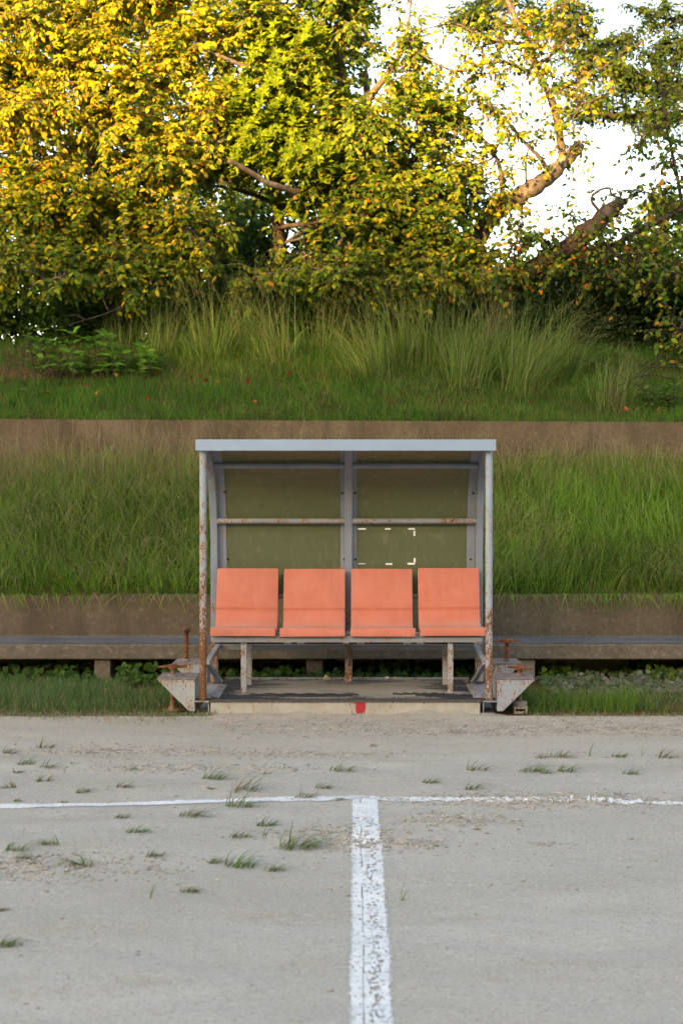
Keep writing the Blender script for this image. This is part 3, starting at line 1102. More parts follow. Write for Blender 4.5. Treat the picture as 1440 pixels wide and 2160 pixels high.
G_MID = (.105, .22, .022); G_DARK = (.055, .14, .018); G_YEL = (.22, .28, .045); STRAW = (.30, .24, .11); G_BLUE = (.06, .15, .045); DRY = (.22, .17, .085)

# --- long grass on the slope between the walls
r = np.random.default_rng(21)
n = 60000
X = r.uniform(-5.2, 5.2, n); Y = 11.42 + 1.56 * r.random(n) ** .92
cl = fbm(X * 1.7, Y * 1.7, 81, 3)                  # big clumps lean the same way
P = np.stack([X, Y, slope_z(X, Y)], 1)
H = (.16 + .24 * r.random(n) ** 1.6) * (.6 + 1.0 * fbm(X * 1.6, Y * 1.9, 83, 3)) * np.interp(Y, [11.4, 12.2, 12.7, 13], [1.0, 1.05, .85, .6])
ang = -math.pi / 2 + (cl - .5) * 12 + r.normal(0, 1.3, n)
bend = np.clip(.62 + r.normal(0, .28, n) + .3 * (fbm(X * 3, Y * 3, 85, 2) - .5), .05, 1.0)
pal = [(G_MID, 5), (G_DARK, 2.4), ((.16, .29, .04), 2.2), (STRAW, .35)]
c = pick(r, n, pal)
dryz = np.clip((Y - 12.62) / .4, 0, 1) * np.clip(.4 + 1.1 * fbm(X * 1.5, Y, 87, 2), 0, 1)
c = c * (1 - .55 * dryz[:, None]) + np.array(STRAW) * .55 * dryz[:, None]
dk = np.clip((fbm(X * .8 + 3, Y * 1.4, 88, 2) - .42) * 4, 0, 1)[:, None]
c = c * (1.45 - .6 * dk)
tip = c * .62 + np.array((.23, .31, .06)) * .38
g1 = blades(P, H, ang, bend, r.uniform(.0045, .0085, n), c * r.uniform(.6, 1.35, (n, 1)), 4, tip, r, droop=.25)
# light flopped-over blades lying on top
n2 = 15000
X = r.uniform(-5.2, 5.2, n2); Y = r.uniform(11.45, 12.8, n2)
m_ = fbm(X * 1.6, Y * 1.6, 91, 2) > .36
X, Y = X[m_], Y[m_]; n2 = len(X)
P = np.stack([X, Y, slope_z(X, Y) + .04], 1)
c = pick(r, n2, [((.24, .29, .09), 3), ((.26, .27, .11), 3), ((.36, .31, .17), 1.8), (G_YEL, 2)])
g2 = blades(P, r.uniform(.28, .52, n2), r.uniform(-3.6, .4, n2), r.uniform(.5, 1.1, n2), r.uniform(.0045, .0075, n2), c, 5, None, r, droop=.35)
n3 = 2600
X = r.uniform(-5.2, 5.2, n3); Y = r.uniform(11.5, 12.9, n3)
P = np.stack([X, Y, slope_z(X, Y)], 1)
c = pick(r, n3, [((.30, .27, .12), 3), ((.24, .26, .09), 3), ((.36, .30, .17), 1)])
g3 = blades(P, r.uniform(.35, .62, n3), -1.57 + r.normal(0, 1.2, n3), r.uniform(.2, .8, n3), r.uniform(.0025, .0045, n3), c, 5, None, r, droop=.3)
grass_obj('grass', [g1, g2, g3], label='long green grass on the slope between the two walls')

# --- dry seed stems along the top of that slope, before the upper wall
n = 9000
X = r.uniform(-5.2, 5.2, n); Y = r.uniform(12.45, 12.97, n)
P = np.stack([X, Y, slope_z(X, Y)], 1)
H = r.uniform(.15, .50, n) * (.35 + 1.2 * fbm(X * 1.3, Y * 0 + 2, 93, 3))
c = pick(r, n, [((.26, .21, .105), 4), ((.18, .17, .06), 2), ((.33, .27, .15), 1.5)])
s1 = blades(P, H, r.uniform(-3.14, 3.14, n), r.uniform(.05, .6, n), r.uniform(.0025, .0045, n), c, 4, None, r, droop=.1)
# seed heads: tiny flecks at the upper part of the stems
n = 5000
X = r.uniform(-5.2, 5.2, n); Y = r.uniform(12.45, 12.97, n)
P = np.stack([X, Y, slope_z(X, Y) + r.uniform(.12, .36, n)], 1)
c = pick(r, n, [((.30, .24, .13), 3), ((.22, .17, .09), 2)])
s2 = blades(P, r.uniform(.015, .035, n), r.uniform(-3.14, 3.14, n), r.uniform(.2, .9, n), r.uniform(.002, .004, n), c, 1, None, r)
s2 = (s2[0], s2[1], s2[2])
grass_obj('dry_grass', [s1, s2], 'straw', 'thin dry seeding grass in front of the upper brown wall')

# --- grass and roots hanging over the low wall
parts = []
for (x0, sx, k) in ((-2.85, .12, 26), (-2.35, .3, 22), (-1.95, .3, 40), (-1.45, .2, 26), (.0, .8, 40), (1.55, .35, 60), (2.05, .3, 60), (2.6, .28, 90), (3.3, .5, 60), (-3.9, .6, 60)):
    X = r.normal(x0, sx, k); Y = np.full(k, 11.33) + r.uniform(-.06, .05, k)
    P = np.stack([X, Y, np.full(k, .625)], 1)
    c = pick(r, k, [(G_YEL, 2), (G_MID, 2.5), (DRY, 1.6)])
    # arch forward over the edge and then down the face
    L = r.uniform(.12, .36, k)
    segs = 5
    t = np.linspace(0, 1, segs + 1)[None, :]
    xx = X[:, None] + (r.normal(0, .35, k) * L)[:, None] * t
    yy = Y[:, None] - (Y - 11.235 + r.uniform(0, .05, k))[:, None] * np.clip(t * 2.2, 0, 1)
    zz = .627 + (L[:, None]) * (.42 * t - 1.15 * np.maximum(t - .25, 0) ** 1.2)
    w = r.uniform(.002, .0045, k)[:, None] * np.clip(1 - t ** 2, .1, 1)
    V = np.stack([np.stack([xx - w, yy, zz], -1), np.stack([xx + w, yy, zz], -1)], 2).reshape(k, -1, 3)
    q = np.array([[2 * i, 2 * i + 1, 2 * i + 3, 2 * i + 2] for i in range(segs)])[None]
    F = ((np.arange(k) * 2 * (segs + 1))[:, None, None] + q).reshape(-1, 4)
    parts.append((V.reshape(-1, 3), F, np.repeat(c, 2 * (segs + 1), 0)))
# short ragged fringe on the wall's edge
n = 5200
X = r.uniform(-5.2, 5.2, n); Y = r.uniform(11.33, 11.5, n)
P = np.stack([X, Y, np.full(n, .62)], 1)
c = pick(r, n, [(G_MID, 3), (G_DARK, 3), (DRY, 1.6), (G_YEL, 1)])
parts.append(blades(P, r.uniform(.06, .2, n), r.uniform(-3.1, 0, n), r.uniform(.2, 1, n), r.uniform(.003, .005, n), c, 4, None, r, droop=.4))
n = 2600
X = r.uniform(-5.2, 5.2, n); k_ = fbm(X * 1.8, X * 0, 171, 3) > .5
X = X[k_]; n = len(X); Y = r.uniform(11.27, 11.48, n)
P = np.stack([X, Y, np.full(n, .635)], 1)
parts.append(blades(P, r.uniform(.03, .10, n), r.uniform(-3.1, 0, n), r.uniform(.5, 1.2, n), r.uniform(.002, .004, n), pick(r, n, [((.24, .16, .09), 3), ((.16, .09, .05), 2), (DRY, 2)]), 3, None, r, droop=.35))
grass_obj('hanging_grass', parts, label='grass and roots hanging over the edge of the low wall')

# --- mown lawn of the upper bank
n = 90000
X = r.uniform(-5.8, 5.8, n); Y = 13.13 + 2.0 * r.random(n)
k_ = ~((X < -2.55 + .5 * fbm(X, Y * 2, 141, 2)) & (Y > 14.0 + .5 * fbm(X * 2, Y, 142, 2)) & (r.random(n) < .93))
X, Y = X[k_], Y[k_]; n = len(X)
P = np.stack([X, Y, bank_z(X, Y)], 1)
hh = .06 + .06 * r.random(n) + .22 * np.clip(fbm(X * 2.2, Y * 3, 101, 3) - .48, 0, 1) + .06 * np.clip((Y - 14.2), 0, 1)
c = pick(r, n, [((.075, .225, .020), 5), ((.05, .15, .018), 3), ((.14, .24, .035), 2), (DRY, .5)])
yel = np.clip((fbm(X * 1.1, Y * 1.6, 103, 3) - .52) * 5, 0, 1)[:, None]
c = c * (1 - .3 * yel) + np.array((.16, .17, .05)) * .3 * yel
c = c * (.5 + .62 * fbm(X * 3, Y * 4, 109, 3))[:, None]
l1 = blades(P, hh, r.uniform(-3.14, 3.14, n), r.uniform(.1, .8, n), r.uniform(.004, .007, n), c, 2, None, r)
n = 6500
X = r.uniform(-5.8, 5.8, n); Y = r.uniform(13.2, 14.9, n)
k_ = fbm(X * 1.4, Y * 2, 105, 2) > .5
X, Y = X[k_], Y[k_]; n = len(X)
P = np.stack([X, Y, bank_z(X, Y)], 1)
l2 = blades(P, r.uniform(.12, .3, n), r.uniform(-3.14, 3.14, n), r.uniform(.2, .9, n), r.uniform(.0025, .004, n), pick(r, n, [(STRAW, 2), (G_YEL, 2), (G_MID, 2)]), 4, None, r, droop=.2)
grass_obj('grass', [l1, l2], label='short green lawn on the upper bank')

# --- ragged grass along the crest under the trees
n = 17000
X = r.uniform(-7, 7, n); Y = r.uniform(14.5, 16.6, n)
k_ = fbm(X * .9, Y * .9, 107, 2) > .36
X, Y = X[k_], Y[k_]; n = len(X)
P = np.stack([X, Y, bank_z(X, Y)], 1)
H = r.uniform(.12, .36, n) * (.4 + 1.1 * fbm(X * .8, Y, 108, 2)) * np.interp(X, [-7, -2.9, -2.2, 2.2, 3, 7], [.35, .4, 1.0, 1.0, .35, .35])
grass_obj('grass', [blades(P, H, r.uniform(-3.14, 3.14, n), r.uniform(.1, .7, n), r.uniform(.004, .007, n), pick(r, n, [(G_MID, 1), (G_DARK, 6), (G_YEL, .3), (DRY, .3)]), 4, None, r, droop=.15)],
          label='ragged grass under the trees along the top of the bank')

# --- verge grass left and right of the shelter
def verge(n, x0, x1, y0, y1, hmin, hmax, pal, seed, clump=.35, wmin=.003, wmax=.005):
    r = np.random.default_rng(seed)
    X = r.uniform(x0, x1, n); Y = r.uniform(y0, y1, n)
    k = fbm(X * 2.6, Y * 3.5, seed, 3) > clump
    X, Y = X[k], Y[k]; n = len(X)
    P = np.stack([X, Y, strip_z(X, Y)], 1)
    H = r.uniform(hmin, hmax, n) * (.6 + .8 * fbm(X * 2, Y * 3, seed + 3, 2)) * np.clip((Y - 9.3) / .35 + .35, .35, 1)
    return blades(P, H, r.uniform(-3.14, 3.14, n), r.uniform(.1, .9, n), r.uniform(wmin, wmax, n), pick(r, n, pal), 3, None, r, droop=.2)


def edge_blades(n):
    r = np.random.default_rng(219)
    X = r.uniform(-5.2, 5.2, n)
    X = X[(X < -.9) | (X > 1.15)]; n = len(X)
    Y = 9.32 - .22 * np.abs(r.normal(0, .45, n)) * (.25 + 1.5 * fbm(X * 2.3, X * 0, 220, 3))
    P = np.stack([X, Y, gh(X, Y)], 1)
    return blades(P, r.uniform(.02, .075, n), r.uniform(-3.14, 3.14, n), r.uniform(.3, 1.1, n), r.uniform(.0018, .0035, n), pick(r, n, [((.36, .30, .20), 3), ((.20, .19, .08), 2), ((.11, .15, .04), 2)]), 3, None, r, droop=.3)


VP = [(G_BLUE, 4), ((.07, .16, .035), 4), ((.14, .18, .06), 1.8), (DRY, 1.4), ((.34, .28, .17), 1.1)]
EDGE = [((.36, .30, .20), 3), ((.16, .15, .06), 2), ((.08, .11, .03), 1.6)]
grass_obj('grass', [
    verge(30000, -5.2, -1.10, 9.36, 10.75, .04, .125, VP, 201, .36),
    verge(5200, -5.2, -1.02, 9.26, 9.44, .03, .08, EDGE, 203, .3, .002, .0035),
    edge_blades(9000),
    verge(2600, -1.1, -.5, 9.25, 9.31, .03, .085, EDGE, 205, .28, .0018, .003),
    verge(1000, -1.35, -.93, 9.24, 9.32, .05, .12, VP, 207, .3),
    verge(9000, 1.10, 5.2, 9.36, 10.05, .03, .10, VP, 209, .40),
    verge(2000, 1.15, 5.2, 9.36, 9.62, .06, .20, [(G_MID, 4), ((.08, .15, .03), 3), (DRY, .6)], 211, .50),
    verge(1100, 1.10, 2.0, 9.40, 9.85, .08, .24, [(G_MID, 4), ((.09, .16, .03), 3), (DRY, .5)], 213, .30),
    verge(2500, -1.0, .9, 10.35, 10.75, .04, .12, VP, 215, .4),
    verge(3000, 1.10, 5.2, 10.0, 10.5, .03, .07, [((.12, .12, .05), 3), (DRY, 3), (G_MID, 2)], 217, .4),
], label='uneven grass on the verge on both sides of the shelter')


# ------------------------------------------------------------------ leaves
def frames(A, Nrm):
    A = A / (np.linalg.norm(A, axis=1, keepdims=True) + 1e-9)
    Nrm = Nrm - A * (A * Nrm).sum(1, keepdims=True)
    Nrm = Nrm / (np.linalg.norm(Nrm, axis=1, keepdims=True) + 1e-9)
    B = np.cross(A, Nrm)
    return A, B, Nrm


# templates: (b, a, n) = across, along, normal; unit length
T_OVAL = (np.array([(0, 0, 0), (0, .33, .035), (0, .68, .02), (0, 1.0, -.09), (-.25, .30, .10), (-.235, .64, .07), (.25, .30, .10), (.235, .64, .07)]),
          [np.array([(0, 1, 4), (0, 6, 1), (2, 3, 5), (2, 7, 3)]), np.array([(1, 2, 5, 4), (1, 6, 7, 2)])])
T_HEART = (np.array([(0, .06, 0), (0, .45, .03), (0, 1.0, -.08), (-.28, -.04, .05), (-.46, .22, .07), (-.30, .62, .02), (.28, -.04, .05), (.46, .22, .07), (.30, .62, .02)]),
           [np.array([(0, 1, 3), (1, 4, 3), (1, 5, 4), (1, 2, 5), (0, 6, 1), (1, 6, 7), (1, 7, 8), (1, 8, 2)])])
T_SMALL = (np.array([(0, 0, 0), (-.22, .5, .06), (0, 1.0, -.04), (.22, .5, .06)]), [np.array([(0, 3, 2, 1)])])
T_LONG = (np.array([(0, 0, 0), (-.18, .5, .05), (0, 1.0, -.12), (.18, .5, .05), (0, .5, .0)]), [np.array([(0, 4, 1), (0, 3, 4), (4, 2, 1), (4, 3, 2)])])


def leaf_cloud(P, A, Nrm, S, cols, tpl):
    tv, tf = tpl
    A, B, Nn = frames(A, Nrm)
    V = P[:, None, :] + S[:, None, None] * (B[:, None, :] * tv[None, :, 0:1] + A[:, None, :] * tv[None, :, 1:2] + Nn[:, None, :] * tv[None, :, 2:3])
    k = len(tv)
    off = (np.arange(len(P)) * k)[:, None, None]
    F = [(off + f[None]).reshape(-1, f.shape[1]) for f in tf]
    return V.reshape(-1, 3), F, np.repeat(cols, k, 0)


def leaf_obj(name, P, A, Nrm, S, cols, tpl, parent=None, label=None, kind='stuff', cat=None, mat='leaf', smooth=True):
    v, f, c = leaf_cloud(P, A, Nrm, S, cols, tpl)
    me = np_mesh(name, v, f, c)
    o = link_mesh(name, me, M[mat], parent)
    if smooth: me.shade_smooth()
    return tag(o, label, cat, None, kind)


# single leaves that can be told apart share a handful of meshes
GREEN_D = (.030, .070, .010); GREEN = (.060, .120, .014); YGREEN = (.18, .22, .018); YELLOW = (.39, .315, .026); GOLD = (.43, .29, .03); ORANGE = (.42, .13, .022); RED = (.36, .035, .018); OLIVE = (.14, .13, .03)
LEAFCOL = [GREEN_D, GREEN, YGREEN, YELLOW, GOLD, ORANGE, RED, OLIVE]
LEAFMESH = []
for i, c_ in enumerate(LEAFCOL):
    me = np_mesh('leaf', T_OVAL[0], T_OVAL[1])
    me.shade_smooth()
    me.materials.append(m_leaf_flat('single_leaf_%d' % i, c_))
    LEAFMESH.append(me)


def single_leaves(parent, P, A, Nrm, S, ci):
    A, B, Nn = frames(A, Nrm)
    po = origin_of(parent)
    for i in range(len(P)):
        o = bpy.data.objects.new('leaf', LEAFMESH[ci[i]])
        s = float(S[i])
        mx = Matrix(((B[i, 0] * s, A[i, 0] * s, Nn[i, 0] * s, P[i, 0] - po.x), (B[i, 1] * s, A[i, 1] * s, Nn[i, 1] * s, P[i, 1] - po.y), (B[i, 2] * s, A[i, 2] * s, Nn[i, 2] * s, P[i, 2] - po.z), (0, 0, 0, 1)))
        o.parent = parent
        o.matrix_local = mx
        C.objects.link(o)


def smooth_path(pts, rads, per=5):
    """Catmull-Rom through pts"""
    P = [np.array(p, float) for p in pts]
    out, rr = [], []
    for i in range(len(P) - 1):
        p0 = P[max(i - 1, 0)]; p1 = P[i]; p2 = P[i + 1]; p3 = P[min(i + 2, len(P) - 1)]
        for k in range(per):
            t = k / per
            out.append(.5 * ((2 * p1) + (-p0 + p2) * t + (2 * p0 - 5 * p1 + 4 * p2 - p3) * t * t + (-p0 + 3 * p1 - 3 * p2 + p3) * t ** 3))
            rr.append(rads[i] * (1 - t) + rads[i + 1] * t)
    out.append(P[-1]); rr.append(rads[-1])
    return np.array(out), np.array(rr)


def np_tube(P, rad, n):
    m = len(P)
    T = np.gradient(P, axis=0)
    T /= np.linalg.norm(T, axis=1, keepdims=True) + 1e-9
    ref = np.array([.31, .17, .93]) if abs(T[0, 2]) < .9 else np.array([1.0, .1, .05])
    U = np.cross(T, ref); U /= np.linalg.norm(U, axis=1, keepdims=True) + 1e-9
    W = np.cross(T, U)
    a = np.arange(n) * 2 * math.pi / n
    V = P[:, None, :] + rad[:, None, None] * (U[:, None, :] * np.cos(a)[None, :, None] + W[:, None, :] * np.sin(a)[None, :, None])
    i = (np.arange(m - 1)[:, None] * n + np.arange(n)[None, :])
    j = (np.arange(m - 1)[:, None] * n + (np.arange(n)[None, :] + 1) % n)
    F = np.stack([i, j, j + n, i + n], -1).reshape(-1, 4)
    return V.reshape(-1, 3), F


def make_tree(name, label, limbs, blobs, pal, bark, seed, leaf=.073, tpl=T_OVAL, n_single=300, spacing=.024, twig_len=.9, whorl=False, cat='tree', branch_per=4, names=None, droop=.55, facing=(-.4, -.85, .45), mats='leaf', bare=0, group=None, dens=4.0, green_low=None):
    """limbs: list of (points in place coordinates, radii); first is the trunk. blobs: (x,y,z, rx,ry,rz, n_twigs)"""
    r = np.random.default_rng(seed)
    root = empty(name, tuple(limbs[0][0][0]))
    tag(root, label, cat, group)
    samples = []
    for i, (pts, rads) in enumerate(limbs):
        P, rr = smooth_path(pts, rads, 6)
        jit = r.normal(0, 1, P.shape) * (rr[:, None] * .12)
        jit[0] = 0
        P = P + jit
        V, F = np_tube(P, rr * (1 + r.normal(0, .06, len(rr))), 10)
        me = np_mesh('trunk' if i == 0 else 'limb', V, [F, np.array([list(range(len(V) - 10, len(V)))])])
        o = link_mesh('trunk' if i == 0 else 'limb', me, M[bark], root)
        me.shade_smooth()
        samples.append(P)
    S = np.concatenate(samples)
    tv, tf, to = [], [], 0
    # branches from limbs towards parts of the crown
    for (x, y, z, rx, ry, rz, nt) in blobs:
        for _ in range(branch_per):
            d = r.normal(0, 1, 3); d /= np.linalg.norm(d)
            tgt = np.array([x, y, z]) + d * np.array([rx, ry, rz]) * r.uniform(.2, .75)
            w = np.linalg.norm((S - tgt) * np.array([1, 1, 1.0]), axis=1) + .35 * np.maximum(S[:, 2] - tgt[2], 0)
            i = np.argsort(w)[min(int(r.integers(0, 6)), len(w) - 1)]
            a = S[i]
            L = np.linalg.norm(tgt - a)
            t = np.linspace(0, 1, 9)[:, None]
            mid = (a + tgt) / 2 + r.normal(0, .10, 3) * L + np.array([0, 0, .10 * L])
            B = (1 - t) ** 2 * a + 2 * t * (1 - t) * mid + t * t * tgt
            B[1:-1] += r.normal(0, .012, (7, 3))
            rad = np.interp(t[:, 0], [0, 1], [min(.028, .008 + .012 * L), .005])
            V, F = np_tube(B, rad, 6)
            tv.append(V); tf.append(F + to); to += len(V)
            S = np.concatenate([S, B[2:]])
    LP, LA, LN = [], [], []
    for (x, y, z, rx, ry, rz, nt) in blobs:
        for _ in range(int(nt * dens)):
            d = r.normal(0, 1, 3); d /= np.linalg.norm(d)
            tgt = np.array([x, y, z]) + d * np.array([rx, ry, rz]) * r.uniform(.15, 1.0) ** .6
            i = int(np.argmin(np.linalg.norm(S - tgt, axis=1) + r.uniform(0, .12, len(S))))
            a = S[i]
            v = tgt - a
            L = np.linalg.norm(v)
            if L < .12: v = d * .3; L = .3
            if L > twig_len:
                a = tgt - v / L * twig_len * r.uniform(.6, 1); v = tgt - a; L = np.linalg.norm(v)
            k = 6
            t = np.linspace(0, 1, k)[:, None]
            sag = np.array([r.normal(0, .06), r.normal(0, .06), .09]) * L
            B = a + v * t + sag * np.sin(t * math.pi) - np.array([0, 0, .10 * L * droop]) * t ** 3
            V, F = np_tube(B, np.interp(t[:, 0], [0, 1], [.0048, .0018]), 4)
            tv.append(V); tf.append(F + to); to += len(V)
            if bare and r.random() < bare: continue
            nl = max(4, int(L * .85 / spacing))
            tt = np.clip(np.linspace(.18, 1, nl) + r.normal(0, .02, nl), 0, 1)
            pos = np.stack([np.interp(tt, t[:, 0], B[:, q]) for q in range(3)], 1)
            tdir = v / (np.linalg.norm(v) + 1e-9)
            if whorl:
                cpos = pos[nl // 4::2]
                if len(cpos) == 0: cpos = pos[-1:]
                nn = 8
                pos = np.repeat(cpos, nn, 0)
                up = tdir * .35 + np.array([-.3, -.75, .6]) + r.normal(0, .3, 3); up /= np.linalg.norm(up)
                az = np.tile(np.arange(nn) * 2 * math.pi / nn, len(cpos)) + r.normal(0, .25, len(pos))
                e1 = np.cross(up, [1, 0, .1]); e1 /= np.linalg.norm(e1); e2 = np.cross(up, e1)
                A = e1[None] * np.cos(az)[:, None] + e2[None] * np.sin(az)[:, None] + up[None] * r.uniform(.25, .8, (len(pos), 1))
                Nn = up[None] - A * .2 + r.normal(0, .15, A.shape)
            else:
                side = np.cross(tdir, [0, 0, 1.0]); side /= np.linalg.norm(side) + 1e-9
                sg = np.where(np.arange(nl) % 2 == 0, 1.0, -1.0)[:, None]
                A = tdir[None] * .45 + side[None] * sg * .75 + np.array([0, 0, -droop])[None] + r.normal(0, .33, (nl, 3))
                Nn = r.normal(0, .55, (nl, 3)) + np.array(facing)[None]
            LP.append(pos); LA.append(A); LN.append(Nn)
    me = np_mesh('twigs', np.concatenate(tv), [np.concatenate(tf)])
    o = link_mesh('twigs', me, M[bark], root)
    tag(o, kind='stuff')
    P = np.concatenate(LP); A = np.concatenate(LA); Nn = np.concatenate(LN)
    n = len(P)
    Sz = leaf * r.uniform(.65, 1.2, n)
    w = np.array([p[1] for p in pal], float); w /= w.sum()
    ci = r.choice(len(pal), n, p=w)
    if green_low:
        gi = [i for i, p in enumerate(pal) if p[0] == GREEN][0]; yi = [i for i, p in enumerate(pal) if p[0] == YGREEN][0]
        pr = np.interp(P[:, 2], [green_low[0], green_low[1]], [.85, .0])
        sw = r.random(n) < pr
        ci = np.where(sw, np.where(r.random(n) < .6, gi, yi), ci)
    cols = np.array([p[0] for p in pal])[ci] * r.uniform(.75, 1.35, (n, 1)) * r.uniform(.9, 1.1, (n, 3))
    single = np.zeros(n, bool)
    if n_single:
        px = VX + P[:, 0] / P[:, 1] * FPX; py = VY - (P[:, 2] - EYE) / P[:, 1] * FPX
        vis = (px > 5) & (px < 1435) & (py > 5)
        # largest first: the nearest in the picture, but spread over the crown
        score = P[:, 1] / Sz + r.uniform(0, 25, n) + np.where(vis, 0, 1e6)
        idx = np.argsort(score)[:n_single]
        idx = idx[vis[idx]]
        single[idx] = True
        key = [LEAFCOL.index(p[0]) for p in pal]
        single_leaves(root, P[idx], A[idx], Nn[idx], Sz[idx], [key[c] for c in ci[idx]])
    m_ = ~single
    leaf_obj('foliage', P[m_], A[m_], Nn[m_], Sz[m_], cols[m_], tpl, root, mat=mats)
    return root, n


def L_(pts, rads):
    return ([at(*p) for p in pts], rads)


def Bl(px, py, Y, rx, ry, ryy, n):
    x, y, z = at(px, py, Y)
    s = Y / FPX
    return (x, y, z, rx * s, ryy, ry * s, n)


def base_at(px, Y):
    """a trunk foot on the bank"""
    x = gx(px, Y)
    return (x, Y, float(bank_z(np.array([x]), np.array([Y]))[0]) - .15)


def rooted(px, Y, pts, rads):
    p, rr = L_(pts, rads[1:])
    return ([base_at(px, Y)] + p, [rads[0]] + list(rr))


nl_total = 0
# --- yellow cherry at the left
limbs = [
    rooted(262, 16.2, [(258, 560, 16.2), (235, 480, 16.2), (205, 380, 16.2), (190, 250, 16.2), (165, 120, 16.2), (140, -60, 16.2), (120, -300, 16.3)], [.15, .12, .115, .10, .085, .07, .05, .02]),
    L_([(235, 480, 16.2), (150, 455, 15.9), (60, 440, 15.6), (-80, 400, 15.4), (-260, 360, 15.4)], [.06, .05, .04, .03, .012]),
    L_([(205, 380, 16.2), (290, 320, 15.8), (380, 300, 15.5), (470, 300, 15.3)], [.055, .04, .03, .01]),
    L_([(195, 270, 16.2), (120, 235, 15.9), (30, 230, 15.6), (-120, 180, 15.5)], [.05, .035, .028, .012]),
    L_([(190, 250, 16.2), (320, 130, 16.0), (440, 70, 15.9), (540, 75, 15.8)], [.05, .035, .025, .01]),
    L_([(165, 120, 16.2), (230, 30, 16.1), (290, 5, 16.0), (360, 8, 15.9)], [.05, .035, .03, .015]),
    L_([(240, 500, 16.2), (320, 520, 15.7), (410, 540, 15.4), (470, 560, 15.2)], [.05, .035, .022, .01]),
    L_([(238, 490, 16.2), (150, 540, 15.5), (70, 570, 15.1), (-40, 590, 14.9)], [.05, .03, .02, .01]),
    L_([(140, 320, 15.9), (70, 355, 15.6), (25, 370, 15.3)], [.03, .02, .008]),
]
PAL_A = [(YELLOW, 4.2), (YGREEN, 4.2), (GREEN, 1.6), (GOLD, 1.1), (ORANGE, .09), (RED, .03), (OLIVE, .4)]
blobs = [Bl(90, 90, 15.6, 190, 120, .8, 95), Bl(60, 280, 15.3, 170, 110, .8, 95), Bl(240, 210, 15.5, 150, 120, .7, 85), Bl(330, 340, 15.3, 130, 100, .7, 75), Bl(150, 420, 15.2, 170, 80, .7, 75),
         Bl(390, 470, 15.2, 110, 75, .6, 50), Bl(70, 545, 15.0, 160, 70, .6, 60), Bl(270, 560, 15.1, 150, 55, .5, 46), Bl(420, 90, 15.9, 130, 100, .8, 55), Bl(440, 230, 15.6, 110, 90, .6, 45), Bl(-250, 250, 15.5, 220, 330, 1.0, 150), Bl(150, -170, 15.9, 330, 150, 1.0, 110), Bl(240, 30, 16.0, 150, 70, .7, 40), Bl(150, 600, 14.9, 170, 32, .4, 34), Bl(360, 575, 15.1, 120, 40, .4, 30), Bl(20, 470, 15.1, 120, 70, .5, 36), Bl(40, -10, 15.7, 130, 70, .6, 50), Bl(262, 598, 14.9, 80, 42, .3, 22), Bl(20, 150, 15.8, 120, 90, .5, 46), Bl(330, 120, 15.8, 120, 80, .5, 36), Bl(330, -20, 15.9, 140, 70, .6, 40), Bl(200, 130, 15.5, 120, 90, .5, 40), Bl(250, 470, 15.6, 150, 70, .5, 46)]
t_, n = make_tree('cherry_tree', 'cherry tree with yellow autumn leaves in the sunlight above the brown soil bank', limbs, blobs, PAL_A, 'bark', 301, green_low=(3.4, 5.2), dens=4.6)
nl_total += n

# --- green cherry in the middle with a pruned bare limb
limbs = [
    rooted(715, 16.8, [(725, 560, 16.7), (745, 480, 16.6), (752, 400, 16.5), (735, 250, 16.5), (712, 130, 16.4), (660, 60, 16.3), (560, 15, 16.2), (470, -40, 16.2)], [.17, .13, .12, .10, .085, .065, .05, .04, .02]),
    L_([(752, 410, 16.5), (690, 400, 16.1), (635, 405, 15.7), (575, 390, 15.4), (530, 365, 15.2), (482, 337, 15.0)], [.06, .05, .042, .034, .030, .024]),
    L_([(725, 200, 16.4), (665, 185, 16.0), (600, 170, 15.7), (555, 155, 15.6), (480, 125, 15.5), (420, 100, 15.4)], [.06, .04, .032, .028, .02, .010]),
    L_([(750, 420, 16.5), (830, 370, 16.0), (900, 310, 15.7), (960, 250, 15.6)], [.06, .045, .03, .012]),
    L_([(735, 250, 16.5), (800, 180, 16.2), (850, 100, 16.1), (865, 20, 16.1)], [.055, .04, .025, .01]),
    L_([(745, 480, 16.6), (820, 500, 15.9), (900, 520, 15.5), (990, 545, 15.3)], [.05, .04, .028, .01]),
    L_([(745, 470, 16.6), (660, 480, 16.0), (590, 520, 15.6)], [.05, .03, .012]),
    L_([(635, 405, 15.7), (660, 350, 15.6), (655, 300, 15.6), (690, 270, 15.6)], [.022, .014, .01, .005]),
]
PAL_C = [(YGREEN, 5), (GREEN, 4.5), (YELLOW, 1.1), (GOLD, .2), (ORANGE, .05), (GREEN_D, .8), (OLIVE, .5)]
blobs = [Bl(800, 320, 15.6, 140, 110, .7, 95), Bl(880, 430, 15.4, 140, 85, .7, 90), Bl(780, 460, 15.4, 100, 55, .5, 38), Bl(700, 300, 15.9, 130, 110, .7, 60), Bl(630, 170, 16.0, 130, 100, .7, 60), Bl(890, 240, 15.8, 110, 90, .7, 58),
         Bl(830, 555, 15.3, 160, 55, .5, 66), Bl(960, 540, 15.4, 110, 50, .5, 40), Bl(730, 60, 16.2, 90, 80, .7, 45), Bl(570, 40, 16.0, 130, 70, .7, 52), Bl(650, 560, 15.8, 110, 35, .4, 14), Bl(680, -150, 16.2, 250, 110, .8, 60), Bl(860, 110, 16.0, 60, 90, .5, 14), Bl(960, 400, 15.6, 60, 80, .4, 22), Bl(720, 590, 15.1, 150, 38, .4, 36), Bl(900, 598, 15.1, 140, 35, .4, 36), Bl(550, 600, 15.3, 90, 26, .4, 12), Bl(690, 400, 15.9, 90, 70, .5, 26), Bl(600, -20, 16.0, 130, 60, .6, 40), Bl(740, 0, 16.1, 80, 60, .6, 26)]
